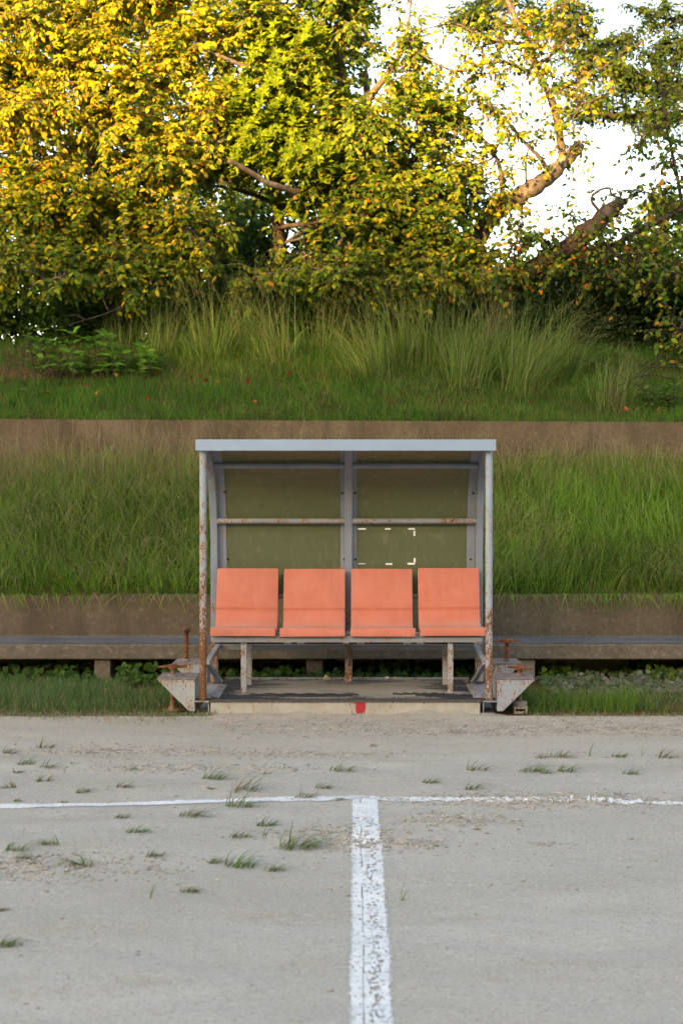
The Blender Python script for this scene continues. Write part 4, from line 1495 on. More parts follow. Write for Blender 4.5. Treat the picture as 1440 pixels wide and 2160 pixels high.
t_, n = make_tree('cherry_tree', 'green cherry tree with a pruned bare limb above the middle of the shelter', limbs, blobs, PAL_C, 'bark', 302, dens=4.6)
nl_total += n

# --- thin cherry at the right with the leaning cut trunk against the sky
limbs = [
    rooted(930, 16.4, [(985, 560, 16.2), (1012, 492, 16.1), (1052, 440, 16.0), (1105, 408, 15.9), (1160, 370, 15.9), (1195, 335, 15.9), (1222, 308, 15.9)], [.15, .115, .105, .10, .095, .09, .075, .06]),
    L_([(1187, 345, 15.9), (1182, 300, 15.9), (1172, 240, 15.9), (1155, 195, 15.9), (1135, 150, 15.9), (1115, 95, 15.9), (1080, 25, 15.9), (1050, -60, 16.0), (1010, -200, 16.0)], [.05, .042, .042, .04, .038, .036, .032, .026, .012]),
    L_([(1158, 368, 15.9), (1140, 335, 15.7), (1105, 300, 15.6), (1075, 262, 15.5), (1050, 240, 15.5), (1010, 200, 15.5)], [.03, .024, .02, .016, .013, .006]),
    L_([(1112, 400, 15.9), (1108, 360, 15.8), (1112, 320, 15.7), (1135, 280, 15.6)], [.018, .013, .010, .005]),
    L_([(1060, 430, 16.0), (1055, 360, 15.9), (1035, 315, 15.8), (1000, 280, 15.7), (930, 250, 15.6)], [.03, .024, .02, .015, .006]),
    L_([(1130, 140, 15.9), (1180, 100, 15.7), (1215, 60, 15.6), (1230, 10, 15.6)], [.025, .018, .012, .006]),
    L_([(1115, 95, 15.9), (1020, 80, 15.7), (960, 50, 15.6), (900, 60, 15.5)], [.025, .018, .012, .005]),
    L_([(1135, 160, 15.9), (1050, 130, 15.7), (960, 150, 15.6), (880, 110, 15.6)], [.025, .018, .012, .005]),
    L_([(1155, 195, 15.9), (1200, 180, 15.7), (1260, 150, 15.5), (1330, 100, 15.3), (1440, 40, 15.2)], [.022, .016, .013, .010, .006]),
]
PAL_D = [(YGREEN, 3.5), (YELLOW, 2.8), (GREEN, 3.2), (GOLD, .9), (ORANGE, .16), (RED, .02), (OLIVE, .6)]
blobs = [Bl(1000, 190, 15.7, 120, 90, .6, 42), Bl(1070, 80, 15.8, 120, 80, .6, 46), Bl(1150, 170, 15.8, 70, 80, .5, 26), Bl(960, 330, 15.7, 70, 70, .4, 26), Bl(1060, 300, 15.7, 90, 90, .5, 32), Bl(1200, 290, 15.7, 70, 40, .3, 14), Bl(1050, 420, 15.8, 60, 50, .4, 20), Bl(880, 90, 15.7, 60, 80, .4, 12), Bl(1180, 40, 15.7, 80, 60, .5, 22), Bl(1000, -130, 16, 220, 90, .7, 40), Bl(1010, 420, 15.7, 50, 60, .3, 14), Bl(1240, 220, 15.6, 60, 40, .3, 12), Bl(840, 160, 15.8, 60, 70, .4, 14), Bl(1270, 140, 15.5, 70, 40, .3, 10)]
t_, n = make_tree('cherry_tree', 'thin yellow green cherry with a sunlit leaning cut trunk against the white sky', limbs, blobs, PAL_D, 'bark', 303, spacing=.040, branch_per=5, dens=2.9)
nl_total += n

# --- dark leaning cherry at the right, its limb cut off, leaves in the shade
limbs = [
    rooted(1030, 15.4, [(1075, 600, 15.3), (1130, 565, 15.2), (1195, 525, 15.1), (1250, 480, 15.0), (1290, 440, 15.0), (1312, 428, 15.0)], [.15, .13, .115, .105, .10, .085, .06]),
    L_([(1262, 445, 15.0), (1246, 420, 15.0), (1262, 402, 14.95), (1284, 397, 14.9), (1290, 412, 14.9), (1312, 418, 14.9)], [.018, .015, .013, .012, .010, .006]),
    L_([(1195, 525, 15.1), (1280, 520, 14.9), (1360, 480, 14.8), (1440, 440, 14.8), (1560, 380, 14.8)], [.03, .025, .03, .03, .02]),
    L_([(1250, 480, 15.0), (1300, 540, 14.7), (1380, 560, 14.6), (1470, 600, 14.5)], [.03, .02, .014, .01]),
    L_([(1440, 440, 14.8), (1420, 340, 14.9), (1400, 240, 15.0), (1390, 150, 15.1)], [.022, .016, .012, .006]),
    L_([(1470, 600, 14.5), (1440, 680, 14.4), (1400, 740, 14.3), (1340, 790, 14.2), (1300, 800, 14.2)], [.012, .010, .007, .005, .003]),
    L_([(1180, 535, 15.1), (1130, 500, 14.9), (1080, 520, 14.8)], [.03, .015, .006]),
]
PAL_E = [(GREEN, 5), (OLIVE, 2.5), (GREEN_D, 2), (YGREEN, 2), (ORANGE, .42), (GOLD, .6), (RED, .03)]
blobs = [Bl(1330, 490, 14.8, 110, 70, .5, 44), Bl(1400, 390, 14.9, 60, 110, .5, 36), Bl(1400, 560, 14.7, 80, 70, .5, 34), Bl(1200, 570, 15.0, 140, 50, .5, 44), Bl(1420, 710, 14.4, 45, 90, .3, 20), Bl(1110, 500, 14.9, 70, 50, .4, 22), Bl(1600, 450, 14.9, 160, 260, .8, 90), Bl(1405, 200, 15.1, 60, 110, .4, 18), Bl(1290, 600, 14.9, 110, 40, .4, 26), Bl(1370, 290, 15.0, 60, 60, .4, 12), Bl(1240, 470, 15.0, 60, 40, .3, 14), Bl(1080, 585, 14.9, 90, 45, .3, 40)]
t_, n = make_tree('cherry_tree', 'shaded cherry with a dark leaning trunk cut short and a crooked dead twig on top', limbs, blobs, PAL_E, 'bark_dark', 304, spacing=.042, branch_per=5, dens=2.3)
nl_total += n

# --- small evergreen with whorled leaves between the first two cherries
limbs = [
    rooted(590, 16.6, [(590, 560, 16.5), (585, 420, 16.4), (580, 300, 16.3), (585, 180, 16.3), (590, 60, 16.3)], [.10, .08, .07, .055, .04, .015]),
    L_([(585, 430, 16.4), (500, 400, 15.9), (430, 390, 15.75)], [.03, .02, .01]),
    L_([(583, 360, 16.3), (660, 320, 15.9), (720, 290, 15.75)], [.03, .02, .01]),
    L_([(580, 280, 16.3), (520, 230, 15.9), (460, 210, 15.8)], [.03, .02, .01]),
    L_([(585, 480, 16.4), (660, 470, 15.8), (720, 460, 15.75)], [.03, .02, .01]),
]
PAL_B = [((.15, .215, .014), 4), ((.20, .25, .02), 3), ((.08, .14, .012), 2)]
blobs = [Bl(560, 230, 15.9, 150, 80, .7, 70), Bl(640, 340, 15.75, 110, 70, .6, 52), Bl(490, 330, 15.8, 110, 80, .6, 50), Bl(650, 440, 16.3, 90, 40, .4, 12), Bl(620, 120, 16.0, 110, 80, .7, 36), Bl(560, 300, 15.75, 120, 60, .5, 40)]
t_, n = make_tree('evergreen_tree', 'light green evergreen with whorled small leaves between the yellow and the green cherry', limbs, blobs, PAL_B, 'bark_dark', 305, leaf=.085, tpl=T_LONG, n_single=0, whorl=True, spacing=.04, droop=.1, dens=5.5)
nl_total += n

# --- far dark trees beyond the crest
def far_tree(label, seed, limbs, blobs, pal, leaf=.12, spacing=.05, bare=0, name='broadleaf_tree', tpl=T_SMALL, dens=3.4):
    global nl_total
    t_, n = make_tree(name, label, limbs, blobs, pal, 'bark_dark', seed, leaf=leaf, tpl=tpl, n_single=0, spacing=spacing, twig_len=1.3, bare=bare, branch_per=4, dens=dens)
    nl_total += n


DK = [((.028, .060, .012), 4), ((.05, .085, .016), 3), ((.085, .11, .02), 1)]
far_tree('tall dark green tree rising into the sky at the upper right beyond the crest', 306, [
    rooted(1560, 25.0, [(1545, 400, 25), (1520, 260, 25), (1490, 120, 25), (1470, -80, 25)], [.35, .28, .22, .17, .08]),
    L_([(1520, 250, 25), (1400, 244, 24.8), (1310, 246, 24.6), (1250, 232, 24.5), (1200, 200, 24.5), (1150, 190, 24.4)], [.12, .085, .075, .065, .05, .02]),
    L_([(1500, 160, 25), (1400, 190, 24.8), (1310, 160, 24.6), (1260, 115, 24.5), (1225, 70, 24.5), (1200, 10, 24.5)], [.10, .07, .05, .045, .035, .015]),
    L_([(1480, 20, 25), (1410, 40, 24.6), (1340, 20, 24.4)], [.06, .03, .01]),
    L_([(1225, 70, 24.5), (1120, 60, 24.5), (1000, 40, 24.6)], [.035, .03, .012]),
], [Bl(1000, 45, 24.6, 85, 50, .7, 46), Bl(1180, 40, 24.5, 100, 60, .7, 48), Bl(1250, 120, 24.5, 90, 60, .7, 48), Bl(1330, 180, 24.5, 110, 50, .7, 60), Bl(1260, 245, 24.6, 100, 22, .5, 28), Bl(1400, 110, 24.6, 70, 50, .6, 26), Bl(1440, 200, 24.6, 80, 70, .8, 44), Bl(1060, 0, 24.6, 90, 40, .7, 26), Bl(1390, 260, 24.6, 70, 40, .6, 24), Bl(1390, 30, 24.5, 70, 40, .5, 22), Bl(1330, 100, 24.5, 80, 40, .5, 22), Bl(1440, 90, 24.6, 60, 50, .6, 22)], DK, leaf=.10, spacing=.036, dens=5.5)
LT = [((.12, .15, .022), 4), ((.17, .19, .03), 3), ((.06, .10, .016), 2)]
far_tree('sunlit yellow green tree far behind the dark leaning cherry', 307, [
    rooted(1390, 30.0, [(1390, 560, 30), (1400, 480, 30), (1400, 420, 30)], [.2, .16, .1, .05]),
    L_([(1395, 520, 30), (1300, 520, 30), (1250, 530, 30)], [.08, .05, .02])],
    [Bl(1400, 440, 29.6, 75, 50, 1.0, 60), Bl(1360, 520, 29.6, 70, 50, 1.0, 46), Bl(1265, 555, 29.5, 70, 50, 1.0, 52), Bl(1470, 520, 29.8, 90, 80, 1.0, 50)], LT, leaf=.13, spacing=.05)
far_tree('dark green tree behind the tall yellow cherry', 308, [
    rooted(330, 22.0, [(330, 500, 22), (335, 360, 22), (330, 200, 22), (325, 40, 22)], [.12, .11, .09, .07, .04]),
    L_([(332, 420, 22), (200, 400, 21.6), (60, 380, 21.4)], [.09, .06, .02]),
    L_([(332, 400, 22), (460, 380, 21.6), (560, 420, 21.4)], [.09, .06, .02])],
    [Bl(300, 330, 21.6, 190, 130, 1.0, 70), Bl(100, 400, 21.6, 180, 110, 1.0, 60), Bl(480, 440, 21.6, 150, 100, 1.0, 60), Bl(350, 150, 21.8, 180, 120, 1.0, 40), Bl(-150, 380, 21.6, 160, 160, 1.0, 50), Bl(200, 500, 21.4, 220, 70, .9, 70), Bl(450, 530, 21.4, 160, 60, .9, 50), Bl(60, 220, 21.8, 140, 130, 1, 34), Bl(480, 260, 21.8, 120, 120, 1, 40), Bl(80, 40, 21.8, 200, 110, 1, 60), Bl(330, 20, 21.8, 180, 100, 1, 50), Bl(520, 60, 21.8, 130, 100, 1, 36)], DK, leaf=.15, spacing=.05, dens=4.5)
far_tree('dark green tree behind the green cherry above the shelter', 309, [
    rooted(800, 21.0, [(800, 520, 21), (790, 400, 21), (780, 280, 21), (770, 150, 21)], [.12, .11, .09, .07, .04]),
    L_([(795, 450, 21), (880, 430, 20.7), (960, 450, 20.5)], [.08, .05, .02])],
    [Bl(800, 420, 20.6, 150, 110, 1.0, 80), Bl(720, 500, 20.6, 130, 70, .9, 50), Bl(900, 520, 20.6, 110, 60, .9, 40), Bl(720, 300, 20.8, 110, 120, .9, 50), Bl(800, 560, 20.5, 190, 50, .8, 60), Bl(700, 150, 20.8, 90, 110, .9, 26)], DK, leaf=.15, spacing=.05, dens=4.5)


# --- undergrowth: shrubs along the crest
def shrub(label, px, Y, w, h, n, pal, seed, leaf=.09, tpl=T_OVAL, name='shrub', stems=9, cat='shrub', facing=(-.1, -.6, .7), zoff=0.0, fill=2.2):
    r = np.random.default_rng(seed)
    x0 = gx(px, Y)
    bz = float(bank_z(np.array([x0]), np.array([Y]))[0]) + zoff
    root = empty(name, (x0, Y, bz))
    tag(root, label, cat)
    m = MB()
    ends = []
    for i in range(stems):
        ex = x0 + r.uniform(-.8, .8) * w; ey = Y + r.uniform(-.35, .35); ez = bz + h * r.uniform(.5, .98)
        sx_ = x0 + (ex - x0) * .55 + r.normal(0, .05)
        p0 = np.array((sx_, Y + r.uniform(-.1, .1), bz - .05)); p1 = np.array((ex, ey, ez))
        mid = (p0 + p1) / 2 + np.array((r.normal(0, .05), 0, .12 * h))
        t = np.linspace(0, 1, 7)[:, None]
        B = (1 - t) ** 2 * p0 + 2 * t * (1 - t) * mid + t * t * p1
        m.tube([tuple(q) for q in B], list(np.linspace(.014, .004, 7)), 6)
        ends.append(B)
    m.build('stems', M['bark_dark'], root)
    n = int(n * fill)
    E = np.concatenate(ends)
    P = E[r.integers(0, len(E), n)] + r.normal(0, 1, (n, 3)) * np.array([.20 * w + .06, .16, .10 * h + .04])
    P[:, 2] = np.maximum(P[:, 2], bz + .03)
    A = r.normal(0, .6, (n, 3)) + np.array([0, -.2, -.35])
    Nn = r.normal(0, .5, (n, 3)) + np.array(facing)
    leaf_obj('foliage', P, A, Nn, leaf * r.uniform(.6, 1.2, n), pick(r, n, pal), tpl, root)
    return root


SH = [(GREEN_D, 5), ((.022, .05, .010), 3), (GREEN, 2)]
for (lb, px, Y, w, h, n, sd) in (
        ('dark leafy shrub in the shade under the yellow cherry, farthest toward the brown soil', -90, 16.4, 1.0, 1.1, 1300, 401),
        ('dark leafy shrub in front of the foot of the yellow cherry trunk', 225, 15.85, .7, .8, 1500, 402),
        ('low dark shrub behind the tall grass, between the yellow cherry and the evergreen', 420, 16.9, .9, .9, 1200, 403),
        ('dark shrub with broad leaves behind the tall grass below the pruned bare limb', 640, 16.5, .9, 1.05, 1500, 404),
        ('dark shrub behind the tall grass below the green cherry crown', 850, 16.3, .9, 1.05, 1500, 405),
        ('dark shrub at the foot of the leaning sunlit trunk', 1010, 16.1, .7, 1.0, 1000, 406)):
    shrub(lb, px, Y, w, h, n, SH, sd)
for (lb, px, Y, w, h, n, sd) in (
        ('tall dark bush filling the gap behind the yellow cherry trunk', 180, 18.2, 1.3, 1.75, 2600, 431),
        ('tall dark bush at the edge of the view behind the brown soil bank', -80, 18.2, 1.1, 1.7, 2000, 432),
        ('tall dark bush in the gap between the yellow cherry and the evergreen trunk', 430, 18.3, 1.1, 1.8, 2400, 433),
        ('tall dark bush behind the evergreen trunk', 640, 18.5, 1.1, 1.85, 2600, 434),
        ('tall dark bush behind the trunk of the green cherry', 840, 18.3, 1.1, 1.75, 2600, 435),
        ('tall dark bush behind the foot of the leaning sunlit trunk', 1010, 18.2, .7, 1.25, 1300, 436),
        ('low dark bush behind the dark leaning trunk under the patch of white sky', 1160, 18.0, .9, 1.05, 2200, 437),
        ('dark bush behind the dense thicket, under the hanging shaded twigs', 1340, 18.2, 1.0, 1.3, 2600, 438),
        ('dark bush at the edge of the view beyond the shaded cherry', 1540, 18.2, 1.0, 1.7, 2600, 439)):
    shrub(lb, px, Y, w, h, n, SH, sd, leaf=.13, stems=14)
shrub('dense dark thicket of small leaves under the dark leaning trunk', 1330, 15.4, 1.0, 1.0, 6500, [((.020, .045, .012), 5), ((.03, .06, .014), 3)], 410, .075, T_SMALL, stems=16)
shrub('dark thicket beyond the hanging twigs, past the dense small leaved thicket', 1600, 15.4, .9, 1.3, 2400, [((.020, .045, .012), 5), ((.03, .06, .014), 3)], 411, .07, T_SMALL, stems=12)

# broad-leaved plant on the lawn at the left
def whorl_plant(label, px, py, Y, spread, nst, h, leaf, seed, pal, name='weed_plant'):
    r = np.random.default_rng(seed)
    x0 = gx(px, Y); bz = float(bank_z(np.array([x0]), np.array([Y]))[0])
    root = empty(name, (x0, Y, bz)); tag(root, label, 'plant')
    m = MB(); LP, LA, LN = [], [], []
    for i in range(nst):
        bx = x0 + r.normal(0, spread * .55); by = Y + r.normal(0, spread * .25)
        b0 = np.array((bx, by, bz)); tip = b0 + np.array((r.normal(0, .08), r.normal(-.03, .05), h * r.uniform(.55, 1.1)))
        m.tube([tuple(b0), tuple((b0 + tip) / 2 + r.normal(0, .008, 3)), tuple(tip)], [.005, .004, .002], 5)
        for lev in np.linspace(.35, 1.0, 4):
            c = b0 + (tip - b0) * lev
            k = 5
            az = np.arange(k) * 2 * math.pi / k + r.uniform(0, 6)
            A = np.stack([np.cos(az), np.sin(az), np.full(k, .45 - .7 * (1 - lev))], 1) + r.normal(0, .15, (k, 3))
            LP.append(np.repeat(c[None], k, 0)); LA.append(A); LN.append(np.array([0, -.6, .9])[None] + r.normal(0, .3, (k, 3)))
    m.build('stems', M['bark_dark'], root)
    P = np.concatenate(LP); n = len(P)
    leaf_obj('foliage', P, np.concatenate(LA), np.concatenate(LN), leaf * r.uniform(.6, 1.15, n), pick(r, n, pal), T_LONG, root)


whorl_plant('bright green broad leaved weed growing on the lawn before the tall grass', 215, 780, 14.3, .62, 24, .40, .135, 421, [((.085, .20, .022), 5), ((.13, .25, .03), 2), ((.05, .13, .016), 2)])
whorl_plant('slender ferny weed standing on the brown soil bank', 85, 790, 14.3, .16, 8, .5, .09, 422, [((.06, .12, .02), 4), ((.11, .15, .02), 2)])
whorl_plant('low leafy weed at the foot of the dead twigs on the bank', 1400, 870, 13.5, .22, 8, .22, .09, 423, [((.05, .12, .02), 4), ((.11, .15, .03), 2)])

# tall grass clumps
r = np.random.default_rng(77)
CL = [  # px, py of the foot, Y, length, count, lean angle (0 = towards +x), lean strength, dry, label
    (440, 745, 14.7, .92, 260, 2.2, .12, .1, 'tall upright pale green clump above the front left corner of the shelter roof'),
    (350, 735, 14.9, .82, 240, .2, .12, .35, 'yellowish tall grass clump just beside the broad leaved weed'),
    (520, 720, 15.1, .95, 260, 1.8, .10, .1, 'dark tall grass clump between the pale upright clump and the straw footed one'),
    (585, 755, 14.65, .98, 230, 2.5, .22, .6, 'tall grass clump leaning left with a straw coloured foot above the second seat'),
    (680, 735, 15.1, .85, 200, .5, .15, .1, 'loose tall grass clump in the dark gap above the centre beam'),
    (775, 790, 14.35, .98, 280, 2.5, .34, .15, 'arching grass clump whose blades sweep left above the third seat'),
    (850, 750, 14.75, 1.0, 250, 2.1, .2, .6, 'tall narrow grass clump with a dry tan foot behind the left sweeping clump'),
    (930, 770, 14.7, .92, 250, 1.2, .12, .15, 'tall feathery grass clump above the fourth seat'),
    (985, 805, 14.2, .90, 280, .9, .18, .15, 'broad grass clump on the lawn above the front right corner of the roof'),
    (1040, 775, 14.6, .92, 240, 1.0, .15, .1, 'dense tall grass clump close behind the big right leaning clump'),
    (1110, 815, 14.1, 1.02, 420, .45, .36, .45, 'biggest grass clump, leaning right over a dry brown foot'),
    (1185, 790, 14.4, .90, 260, .3, .34, .15, 'dark grass clump sweeping right next to the dense dark thicket'),
    (1290, 850, 13.7, .55, 200, .9, .12, .6, 'low pale yellow grass clump at the end of the lawn by the dead twigs'),
    (265, 720, 15.2, .7, 160, 1.8, .1, .3, 'thin grass clump behind the broad leaved weed')]
for k, (px, py, Y, Ln, cnt, la, ls, dry, lb) in enumerate(CL):
    x0 = gx(px, Y); bz = float(bank_z(np.array([x0]), np.array([Y]))[0])
    root = empty('tall_grass_clump', (x0, Y, bz)); tag(root, lb, 'grass clump', 'tall grass clumps along the bank')
    n = int(cnt * 1.1)
    a = r.uniform(0, 6.283, n); rad = .17 * np.sqrt(r.random(n))
    X_ = x0 + rad * np.cos(a) * 1.3 + r.normal(0, .03, n); Y_ = Y + rad * np.sin(a) * 1.25 + r.normal(0, .03, n)
    P = np.stack([X_, Y_, bank_z(X_, Y_) - .02], 1)
    d = np.stack([np.cos(a), np.sin(a)], 1) * (.10 + 1.0 * rad)[:, None] + np.array([math.cos(la), 0])[None] * ls * 1.2 + r.normal(0, .20, (n, 2))
    ang = np.arctan2(d[:, 1], d[:, 0]); bend = np.clip(np.linalg.norm(d, axis=1) * 1.3 * r.uniform(.5, 1.6, n), .03, 1.05)
    H = Ln * r.uniform(.35, 1.2, n)
    c = pick(r, n, [(G_MID, 3), ((.16, .26, .05), 4), ((.27, .33, .11), 2.6), (DRY, .25 + dry)])
    p1 = blades(P, H, ang, bend, r.uniform(.004, .008, n), c * r.uniform(.35, 1.35, (n, 1)), 5, c * .7 + np.array((.24, .25, .09)) * .3, r, droop=.18)
    parts = [p1]
    # plumes at the tips of some stems
    o = grass_obj('blades', parts, parent=root)
    n = int(cnt * .12) + 4
    a = r.uniform(0, 6.283, n)
    P = np.stack([x0 + r.normal(0, .09, n), Y + r.normal(0, .07, n), np.full(n, bz)], 1)
    d = np.array([math.cos(la), 0])[None] * (ls + .1) + r.normal(0, .16, (n, 2))
    ang = np.arctan2(d[:, 1], d[:, 0]); bend = np.clip(np.linalg.norm(d, axis=1) * 1.2, .03, .8)
    H = Ln * r.uniform(.95, 1.25, n)
    c = pick(r, n, [((.16, .16, .055), 3), ((.24, .19, .09), 1 + dry)])
    q = blades(P, H, ang, bend, r.uniform(.0025, .0035, n), c, 5, None, r, droop=.12)
    tips = q[0].reshape(n, -1, 3)
    qs = [q]
    for u in range(10):
        tt = r.uniform(.72, 1.0, n)
        b = tips[:, 6 + 0] * 0
        i0 = 2 * 4; i1 = 2 * 5
        base = tips[:, i0] + (tips[:, i1] - tips[:, i0]) * ((tt - .7) / .3)[:, None]
        qs.append(blades(base, r.uniform(.03, .08, n), ang + r.normal(0, .6, n), np.clip(bend + .3, 0, 1), r.uniform(.002, .004, n), c, 2, None, r, droop=.2))
    grass_obj('seed_heads', qs, 'straw', parent=root)
    if dry > .05:
        n = int(60 + 220 * dry)
        a = r.uniform(0, 6.283, n)
        X_ = x0 + r.normal(0, .17, n); Y_ = Y - .14 + r.normal(0, .09, n)
        P = np.stack([X_, Y_, bank_z(X_, Y_)], 1)
        c = pick(r, n, [((.33, .24, .13), 3), ((.24, .15, .08), 2), (G_MID, 3 - 3 * dry), (G_DARK, 3 - 3 * dry)])
        grass_obj('dry_thatch', [blades(P, r.uniform(.12, .32, n), -1.57 + r.normal(0, 1.1, n), r.uniform(.3, 1.1, n), r.uniform(.003, .005, n), c, 4, None, r, droop=.35)], 'straw', parent=root)

# dead twigs at the right end of the lawn, and the crooked stem hanging over the grass at the left
def twig_thing(name, label, pts_list, rads, mat='bark_dark'):
    m = MB()
    for pts in pts_list:
        P, rr = smooth_path([at(*p) for p in pts], list(np.linspace(rads[0], rads[1], len(pts))), 4)
        m.tube([tuple(p) for p in P], list(rr), 5)
    o = m.build(name, M[mat], smooth=True)
    tag(o, label, 'branch')


twig_thing('dead_branch', 'tangle of thin dead twigs lying on the bank before the dark thicket',
           [[(1420, 800, 13.9), (1360, 790, 13.8), (1300, 815, 13.7), (1240, 830, 13.7)], [(1400, 760, 14), (1350, 800, 13.8), (1310, 830, 13.6), (1270, 860, 13.5)], [(1380, 830, 13.6), (1320, 800, 13.7), (1270, 770, 13.9), (1230, 760, 14.0)], [(1350, 795, 13.8), (1330, 760, 13.9), (1335, 720, 14.0)], [(1300, 815, 13.7), (1280, 850, 13.6), (1290, 880, 13.4)], [(1440, 770, 14), (1390, 775, 13.9), (1345, 770, 13.9), (1300, 785, 13.9)]], (.008, .003))
twig_thing('dead_branch', 'crooked bare twig drooping across the tall grass under the yellow cherry',
           [[(350, 575, 15.2), (300, 620, 14.9), (240, 655, 14.7), (180, 675, 14.6), (145, 685, 14.5)], [(180, 675, 14.6), (160, 665, 14.55), (140, 668, 14.5)], [(230, 658, 14.7), (215, 620, 14.7), (218, 590, 14.75)]], (.010, .005))

# fallen leaves on the lawn
FL = []
for c_, nm in (((.30, .07, .025), 'red'), ((.20, .085, .035), 'brown'), ((.40, .17, .04), 'orange')):
    me = np_mesh('fallen_leaf', T_OVAL[0] * np.array([1.1, 1, 1.6]), T_OVAL[1]); me.shade_smooth(); me.materials.append(m_leaf_flat('fallen_' + nm, c_, .2)); FL.append(me)
r = np.random.default_rng(88)
lawn = [(145, 833, 1, 'brightest red fallen leaf on the lawn, straight below the broad leaved weed'),
        (60, 842, 0, 'brown fallen leaf on the lawn left of the brightest red one'),
        (14, 826, 2, 'orange fallen leaf on the lawn nearest the left edge, below the brown soil bank'),
        (108, 850, 0, 'brown fallen leaf lying lowest of those below the broad leaved weed'),
        (186, 836, 0, 'brown fallen leaf just right of the brightest red one'),
        (205, 850, 2, 'orange fallen leaf lower right of the brightest red one'),
        (247, 812, 2, 'orange leaf standing on edge in the grass, right of the broad leaved weed'),
        (235, 840, 0, 'brown fallen leaf straight below the leaf that stands on edge'),
        (312, 862, 1, 'pinkish red fallen leaf close to the wall edge, left of the shelter roof'),
        (345, 868, 0, 'brown fallen leaf nearest the wall edge, left of the shelter roof'),
        (327, 806, 1, 'dark red fallen leaf left of a close group of three on the lawn'),
        (378, 800, 0, 'brown fallen leaf at the upper left of a close group of three'),
        (423, 812, 1, 'red fallen leaf in the middle of the close group above the roof corner'),
        (436, 824, 0, 'brown fallen leaf at the lower right of the close group above the roof corner'),
        (465, 826, 2, 'orange fallen leaf right of the close group above the roof corner'),
        (506, 775, 1, 'red fallen leaf high on the lawn at the foot of the pale upright grass clump'),
        (524, 828, 1, 'red fallen leaf on the lawn above the first seat'),
        (540, 866, 1, 'bright red fallen leaf near the wall edge above the first seat'),
        (586, 792, 0, 'brown fallen leaf below the straw foot of the grass clump above the second seat'),
        (605, 811, 1, 'red fallen leaf on the lawn above the second seat'),
        (632, 778, 2, 'orange fallen leaf at the right side of the straw footed clump'),
        (690, 850, 0, 'brown fallen leaf on the open lawn above the centre beam'),
        (812, 862, 2, 'pale orange fallen leaf on the lawn above the third seat'),
        (856, 838, 0, 'brown fallen leaf below the narrow grass clump with the tan foot'),
        (990, 868, 2, 'orange fallen leaf under the broad grass clump above the roof corner'),
        (1120, 872, 0, 'dark brown fallen leaf below the biggest grass clump'),
        (1320, 884, 1, 'red fallen leaf at the wall edge below the dead twigs'),
        (1385, 886, 0, 'brown fallen leaf at the wall edge below the low leafy weed')]
for i, (px, py, kc, lb) in enumerate(lawn):
    # where the sight line meets the bank
    Ys = np.linspace(13.15, 15.2, 300)
    X = gx(px, Ys); Z = bank_z(X, Ys)
    k = int(np.argmin(np.abs(EYE - (py - VY) * Ys / FPX - Z)))
    o = bpy.data.objects.new('fallen_leaf', FL[{0: 1, 1: 0, 2: 2}[kc]])
    o.location = (X[k], Ys[k], Z[k] + .075)
    o.scale = [.085 * r.uniform(.7, 1.15)] * 3
    o.rotation_euler = (r.uniform(.2, 1.1), r.uniform(-.4, .4), r.uniform(0, 6.28))
    C.objects.link(o)
    tag(o, lb, 'leaf', 'fallen leaves on the upper lawn')

# creeping leaves under and beside the bench
def creepers(name, label, n, x0, x1, y0, y1, zmax, pal, seed, leaf=.05, tilt=(0, -.8, .75), tpl=T_HEART, clump=.35):
    r = np.random.default_rng(seed)
    X = r.uniform(x0, x1, n); Y = y0 + (y1 - y0) * r.random(n)
    k = fbm(X * 3, Y * 3, seed, 2) > clump
    X, Y = X[k], Y[k]; n = len(X)
    hz = zmax * (.25 + .75 * (Y - y0) / (y1 - y0)) * (.35 + 1.1 * fbm(X * 4, Y * 0, seed + 1, 2))
    P = np.stack([X, Y, strip_z(X, Y) + .01 + hz * r.random(n)], 1)
    A = np.stack([r.normal(0, .6, n), r.normal(-.35, .35, n), r.normal(-.55, .4, n)], 1)
    Nn = np.array(tilt)[None] + r.normal(0, .38, (n, 3))
    leaf_obj(name, P, A, Nn, leaf * r.uniform(.6, 1.2, n), pick(r, n, pal), tpl, None, label, 'stuff')


VINE = [((.07, .13, .018), 4), ((.12, .17, .02), 2.2), ((.20, .20, .03), .5), ((.035, .08, .016), 3)]
creepers('creeper_leaves', 'heart shaped creeper leaves along the wall footing past the right end of the shelter', 1500, 1.42, 5, 10.72, 11.15, .15, VINE, 501, .056)
creepers('creeper_leaves', 'dusty grey green dead creeper leaves on the ground before the right bench legs', 3800, 1.40, 5, 10.25, 10.85, .07, [((.145, .15, .105), 4), ((.095, .12, .06), 3.5), ((.20, .18, .135), 1.4), ((.06, .11, .03), 1.4)], 502, .046, (0, -.6, .85), clump=.22)
creepers('creeper_leaves', 'dark creeper leaves in the gap behind the shelter floor', 1300, -1.05, 1.1, 10.45, 11.2, .16, [((.035, .08, .016), 4), ((.02, .05, .012), 3), ((.06, .12, .02), 1.2)], 503, .055)
creepers('creeper_leaves', 'creeper leaves between the bench leg and the rusty left jack', 330, -1.78, -1.12, 10.45, 11.1, .19, [((.045, .10, .018), 4), ((.08, .14, .02), 2), ((.03, .07, .014), 2)], 504, .055, clump=.2)
creepers('creeper_leaves', 'creeper leaves on the verge beyond the left bench leg', 260, -2.75, -2.0, 10.6, 11.1, .17, [((.04, .09, .018), 4), ((.07, .13, .02), 2)], 505, .055, clump=.35)
creepers('creeper_leaves', 'small leaves around the foot of the right jack', 160, 1.02, 1.22, 9.5, 9.95, .10, [((.04, .09, .018), 4), ((.07, .13, .02), 2)], 506, .035, clump=.1)

